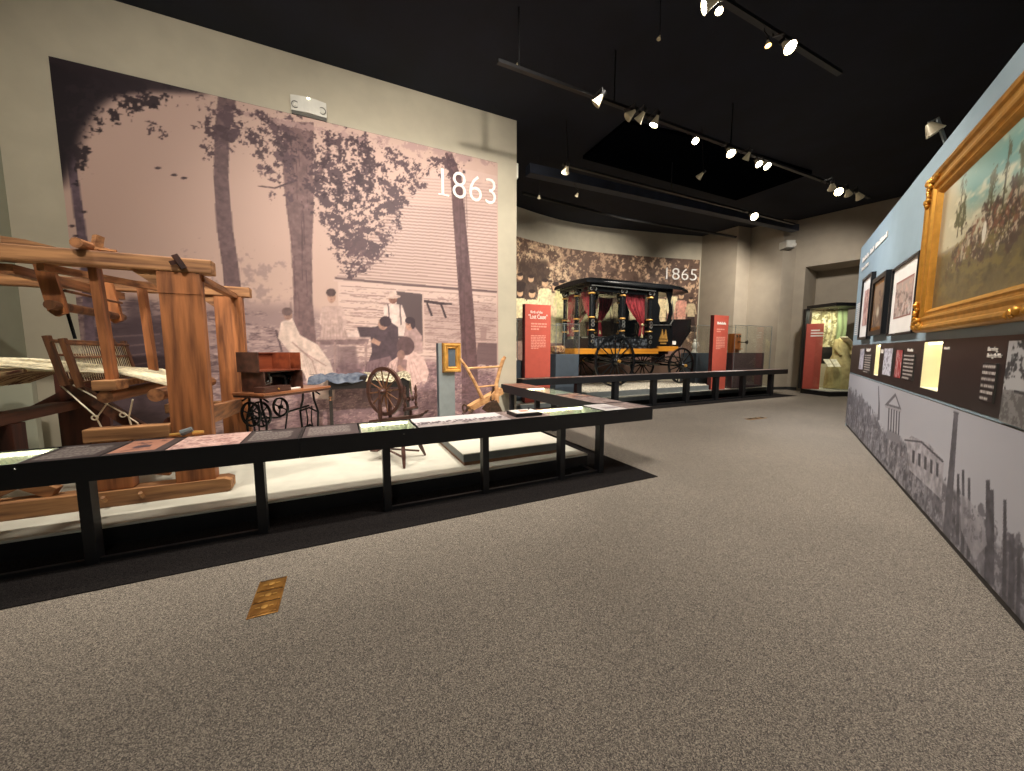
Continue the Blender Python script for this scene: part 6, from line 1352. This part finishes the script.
def track_head(x, y, z, lit, label, tgt, F=A, sz=1.0, hook=None, m_l='lamp'):
    d = ray(x, y); P = d*((z-CAMH)/d.z)+Vector((0, 0, CAMH)); q = F.inv(P)
    t = thing('track_spotlight', label, 'spotlight', q, F, group=None)
    ax = (Vector(F.inv(F.W(*tgt)))-Vector(q)).normalized(); L0 = Vector(q)-ax*0.09*sz
    tr = [v for v, a_, e_ in ((4.63, 2.0, 11.8), (2.86, -0.6, 6.2), (6.47, 4.2, 12.2)) if abs(v-q[1]) < 0.6 and a_ <= q[0] <= e_]
    top = [(q[0], tr[0], TZ+0.01), (q[0], tr[0], TZ-0.03)] if tr else [(q[0], q[1], CEIL+0.01), (q[0], q[1], CEIL-0.1)]
    if 6.9 < q[1] < 7.6 and q[0] > 3.9: top = [(q[0], 7.28, 5.25), (q[0], 7.28, 5.15)]
    MB().tube(top+[tuple(L0+Vector((0, 0, 0.10*sz))), tuple(L0)], 0.010*max(sz, 0.6), 6).build('stem', M['track'], t)
    sh = MB().lathe([(0.022*sz, 0), (0.030*sz, 0.03*sz), (0.050*sz, 0.09*sz), (0.070*sz, 0.14*sz), (0.066*sz, 0.14*sz), (0.046*sz, 0.095*sz)], tuple(L0), tuple(ax), 20).build('reflector', M['shade'], t, smooth=True)
    MB().lathe([(0.030*sz, -0.05*sz), (0.030*sz, 0.0)], tuple(L0), tuple(ax), 14).build('socket', M['track'], t)
    if lit: MB().lathe([(0.056*sz, 0.128*sz), (0.054*sz, 0.138*sz), (0.02*sz, 0.142*sz)], tuple(L0), tuple(ax), 18).build('lit_lens', M[m_l], t)
    return t
HD = [
 (709, 4, 4.8, 1, 'brightest lit spotlight at the top edge of the view', (-1.4, 6.7, 2.5), 1.0), (719, 10, 4.85, 1, 'small lit spotlight right beside the brightest one at the top', (1.2, 0.5, 0), 0.55),
 (768, 44, 4.85, 2, 'dim amber lit spotlight on the carpet track', (4, 1.8, 0), 0.5), (788, 46, 4.8, 1, 'large lit spotlight just right of the dim amber one', (4.0, -1, 0), 1.0),
 (598, 101, 4.9, 0, 'unlit pale spotlight, leftmost on the front track', (1.6, 6.7, 2.0), 1.0), (630, 115, 4.9, 0, 'unlit pale spotlight, second from left on the front track', (0.4, 6.7, 1.5), 1.0),
 (640, 118, 4.9, 0, 'pale spotlight tilted left, third from left on the front track', (3.3, 8.0, 2.0), 1.0), (655, 122, 4.9, 1, 'bell-shaped lit spotlight, fourth from left on the front track', (3.0, 6.0, 0.0), 1.0),
 (695, 140, 4.85, 1, 'lit spotlight facing the camera left of the bright oval one', (3.0, 1.0, 0), 0.8), (730, 152, 4.85, 1, 'bright oval lit spotlight in the middle of the front track', (5.2, 1.0, 0), 1.1),
 (747, 157, 4.9, 0, 'unlit pale spotlight just right of the bright oval one', (7.4, 8.0, 1.0), 0.9), (758, 163, 4.85, 1, 'lit spotlight, left of the close pair on the front track', (6.4, 1.0, 0), 0.9),
 (766, 165, 4.85, 1, 'lit spotlight, right of the close pair on the front track', (7.0, 0.6, 0), 1.0), (700, 176, 4.9, 0, 'small unlit spotlight below the front track near the duct', (6.4, 10, 2.0), 0.9),
 (753, 216, 4.85, 1, 'lone lit spotlight over the hearse bay far back', (7.5, 1, 1.0), 1.4), (832, 187, 4.85, 0, 'unlit spotlight, left of the far right cluster', (13, 6, 2), 1.1), (838, 191, 4.8, 1, 'lit spotlight in the far right cluster', (5, 0, 0), 1.2),
 (848, 193, 4.85, 0, 'unlit spotlight in the middle of the far right cluster', (13.5, 5, 2), 1.1), (859, 196, 4.85, 0, 'unlit spotlight, rightmost of the far right cluster', (14, 4, 2), 1.2),
 (566, 170, 4.9, 0, 'unlit pale spotlight hanging under the duct near the cream wall end', (5.2, 10.4, 2.5), 1.1), (577, 195, 4.9, 0, 'tiny unlit fitting low over the hearse bay', (5.2, 10.4, 2.5), 0.6), (539, 197, 4.9, 0, 'tiny unlit fitting closest above the curved wall', (5.2, 10.4, 2.5), 0.6),
 (659, 38, 5.2, 0, 'tiny unlit fitting alone on the dark ceiling', (2, 4, 0), 0.35), (517, 65, 5.2, 0, 'tiny unlit fitting above the cream wall end', (1, 4, 0), 0.35)]
for (x, y, z, lit, lb, tg, s_) in HD: track_head(x, y, z, lit, lb, tg, A, s_, None, 'lampo' if lit == 2 else 'lamp')
# wall-arm picture light above the blue wall
t = thing('picture_light', 'arm-mounted picture light reaching out from the top of the blue wall', 'picture light', (4.75, -0.9, 3.25), B)
d_ = ray(928, 127); UU = 5.25; k_ = UU/d_.dot(B.u); q = B.inv(d_*k_+Vector((0, 0, CAMH))); ORG[t.name] = ORG[t.name]
MB().tube([(q[0], q[1], q[2]+0.03), (q[0], (q[1]-1.1)/2, q[2]+0.06), (q[0], -1.15, 3.19)], 0.016, 6).build('arm', M['grey'], t)
MB().lathe([(0.02, 0), (0.035, 0.03), (0.07, 0.11), (0.065, 0.11)], (q[0], q[1], q[2]+0.03), (0.1, -0.5, -0.8), 18).build('reflector', M['shade'], t, smooth=True)
MB().lathe([(0.02, 0.095), (0.018, 0.10)], (q[0], q[1], q[2]+0.03), (0.1, -0.5, -0.8), 12).build('lit_lens', M['lamp'], t)
# emergency light on the far pillar, small camera on the blue wall
def emergency_far():
    p = Vector((9.25, 12.85)); d = ray(789.5, 244); k = 12.6/d.y; P = d*k; P.z += CAMH; P.x += 0.06
    t = thing('emergency_light', 'white emergency light unit on the far greige pillar', 'emergency light', (P.x, P.y, P.z-0.16), G)
    MB().box(P.x-0.15, P.x+0.15, P.y, P.y+0.5, P.z-0.10, P.z+0.14, 0.03).build('housing', M['white'], t)
    for s_ in (-0.09, 0.09): MB().lathe([(0.05, 0), (0.07, 0.03), (0.05, 0.05)], (P.x+s_, P.y, P.z-0.02), (0, -1, 0), 14).build('lamp', M['white'], t)
    MB().box(P.x-0.13, P.x+0.13, P.y+0.02, P.y+0.4, P.z-0.14, P.z-0.10).build('bottom_gap', M['greyp'], t)
emergency_far()
q = bz(874.5, 229.5); tag(MB().box(q[0]-0.06, q[0]+0.06, BV-0.2, BV-0.05, 3.205, 3.30, 0.01).build('security_camera', M['iron'], F=B), 'small black camera on top of the blue wall', 'camera')
# pale grey label strip on the far wall
q = on_z(786, 372, 0.9)

# ------------------------------------------------------------------ repeats share a group
GROUPS = {'track_spotlight': 'spotlights on the ceiling tracks', 'lighting_track': 'black lighting tracks', 'track_hanger': 'rods holding the lighting tracks', 'reader_rail': 'black reader rails along the exhibits',
          'glass_case': 'glass cases on pedestals in the hearse bay', 'text_banner': 'tall red text banners', 'framed_print': 'framed prints on the blue wall', 'photo_mural': 'large sepia photo murals', 'mural_numerals': 'raised year numerals on the murals',
          'folded_cloth': 'cloths on the dark table', 'open_document': 'documents on the clear stand', 'emergency_light': 'emergency lights high on the walls', 'floor_outlet_plate': 'brass plates in the carpet', 'exhibit_platform': 'off-white exhibit platforms'}
for o in bpy.data.objects:
    if o.parent is None and 'label' in o:
        g_ = GROUPS.get(o.name.split('.')[0])
        if g_: o['group'] = g_
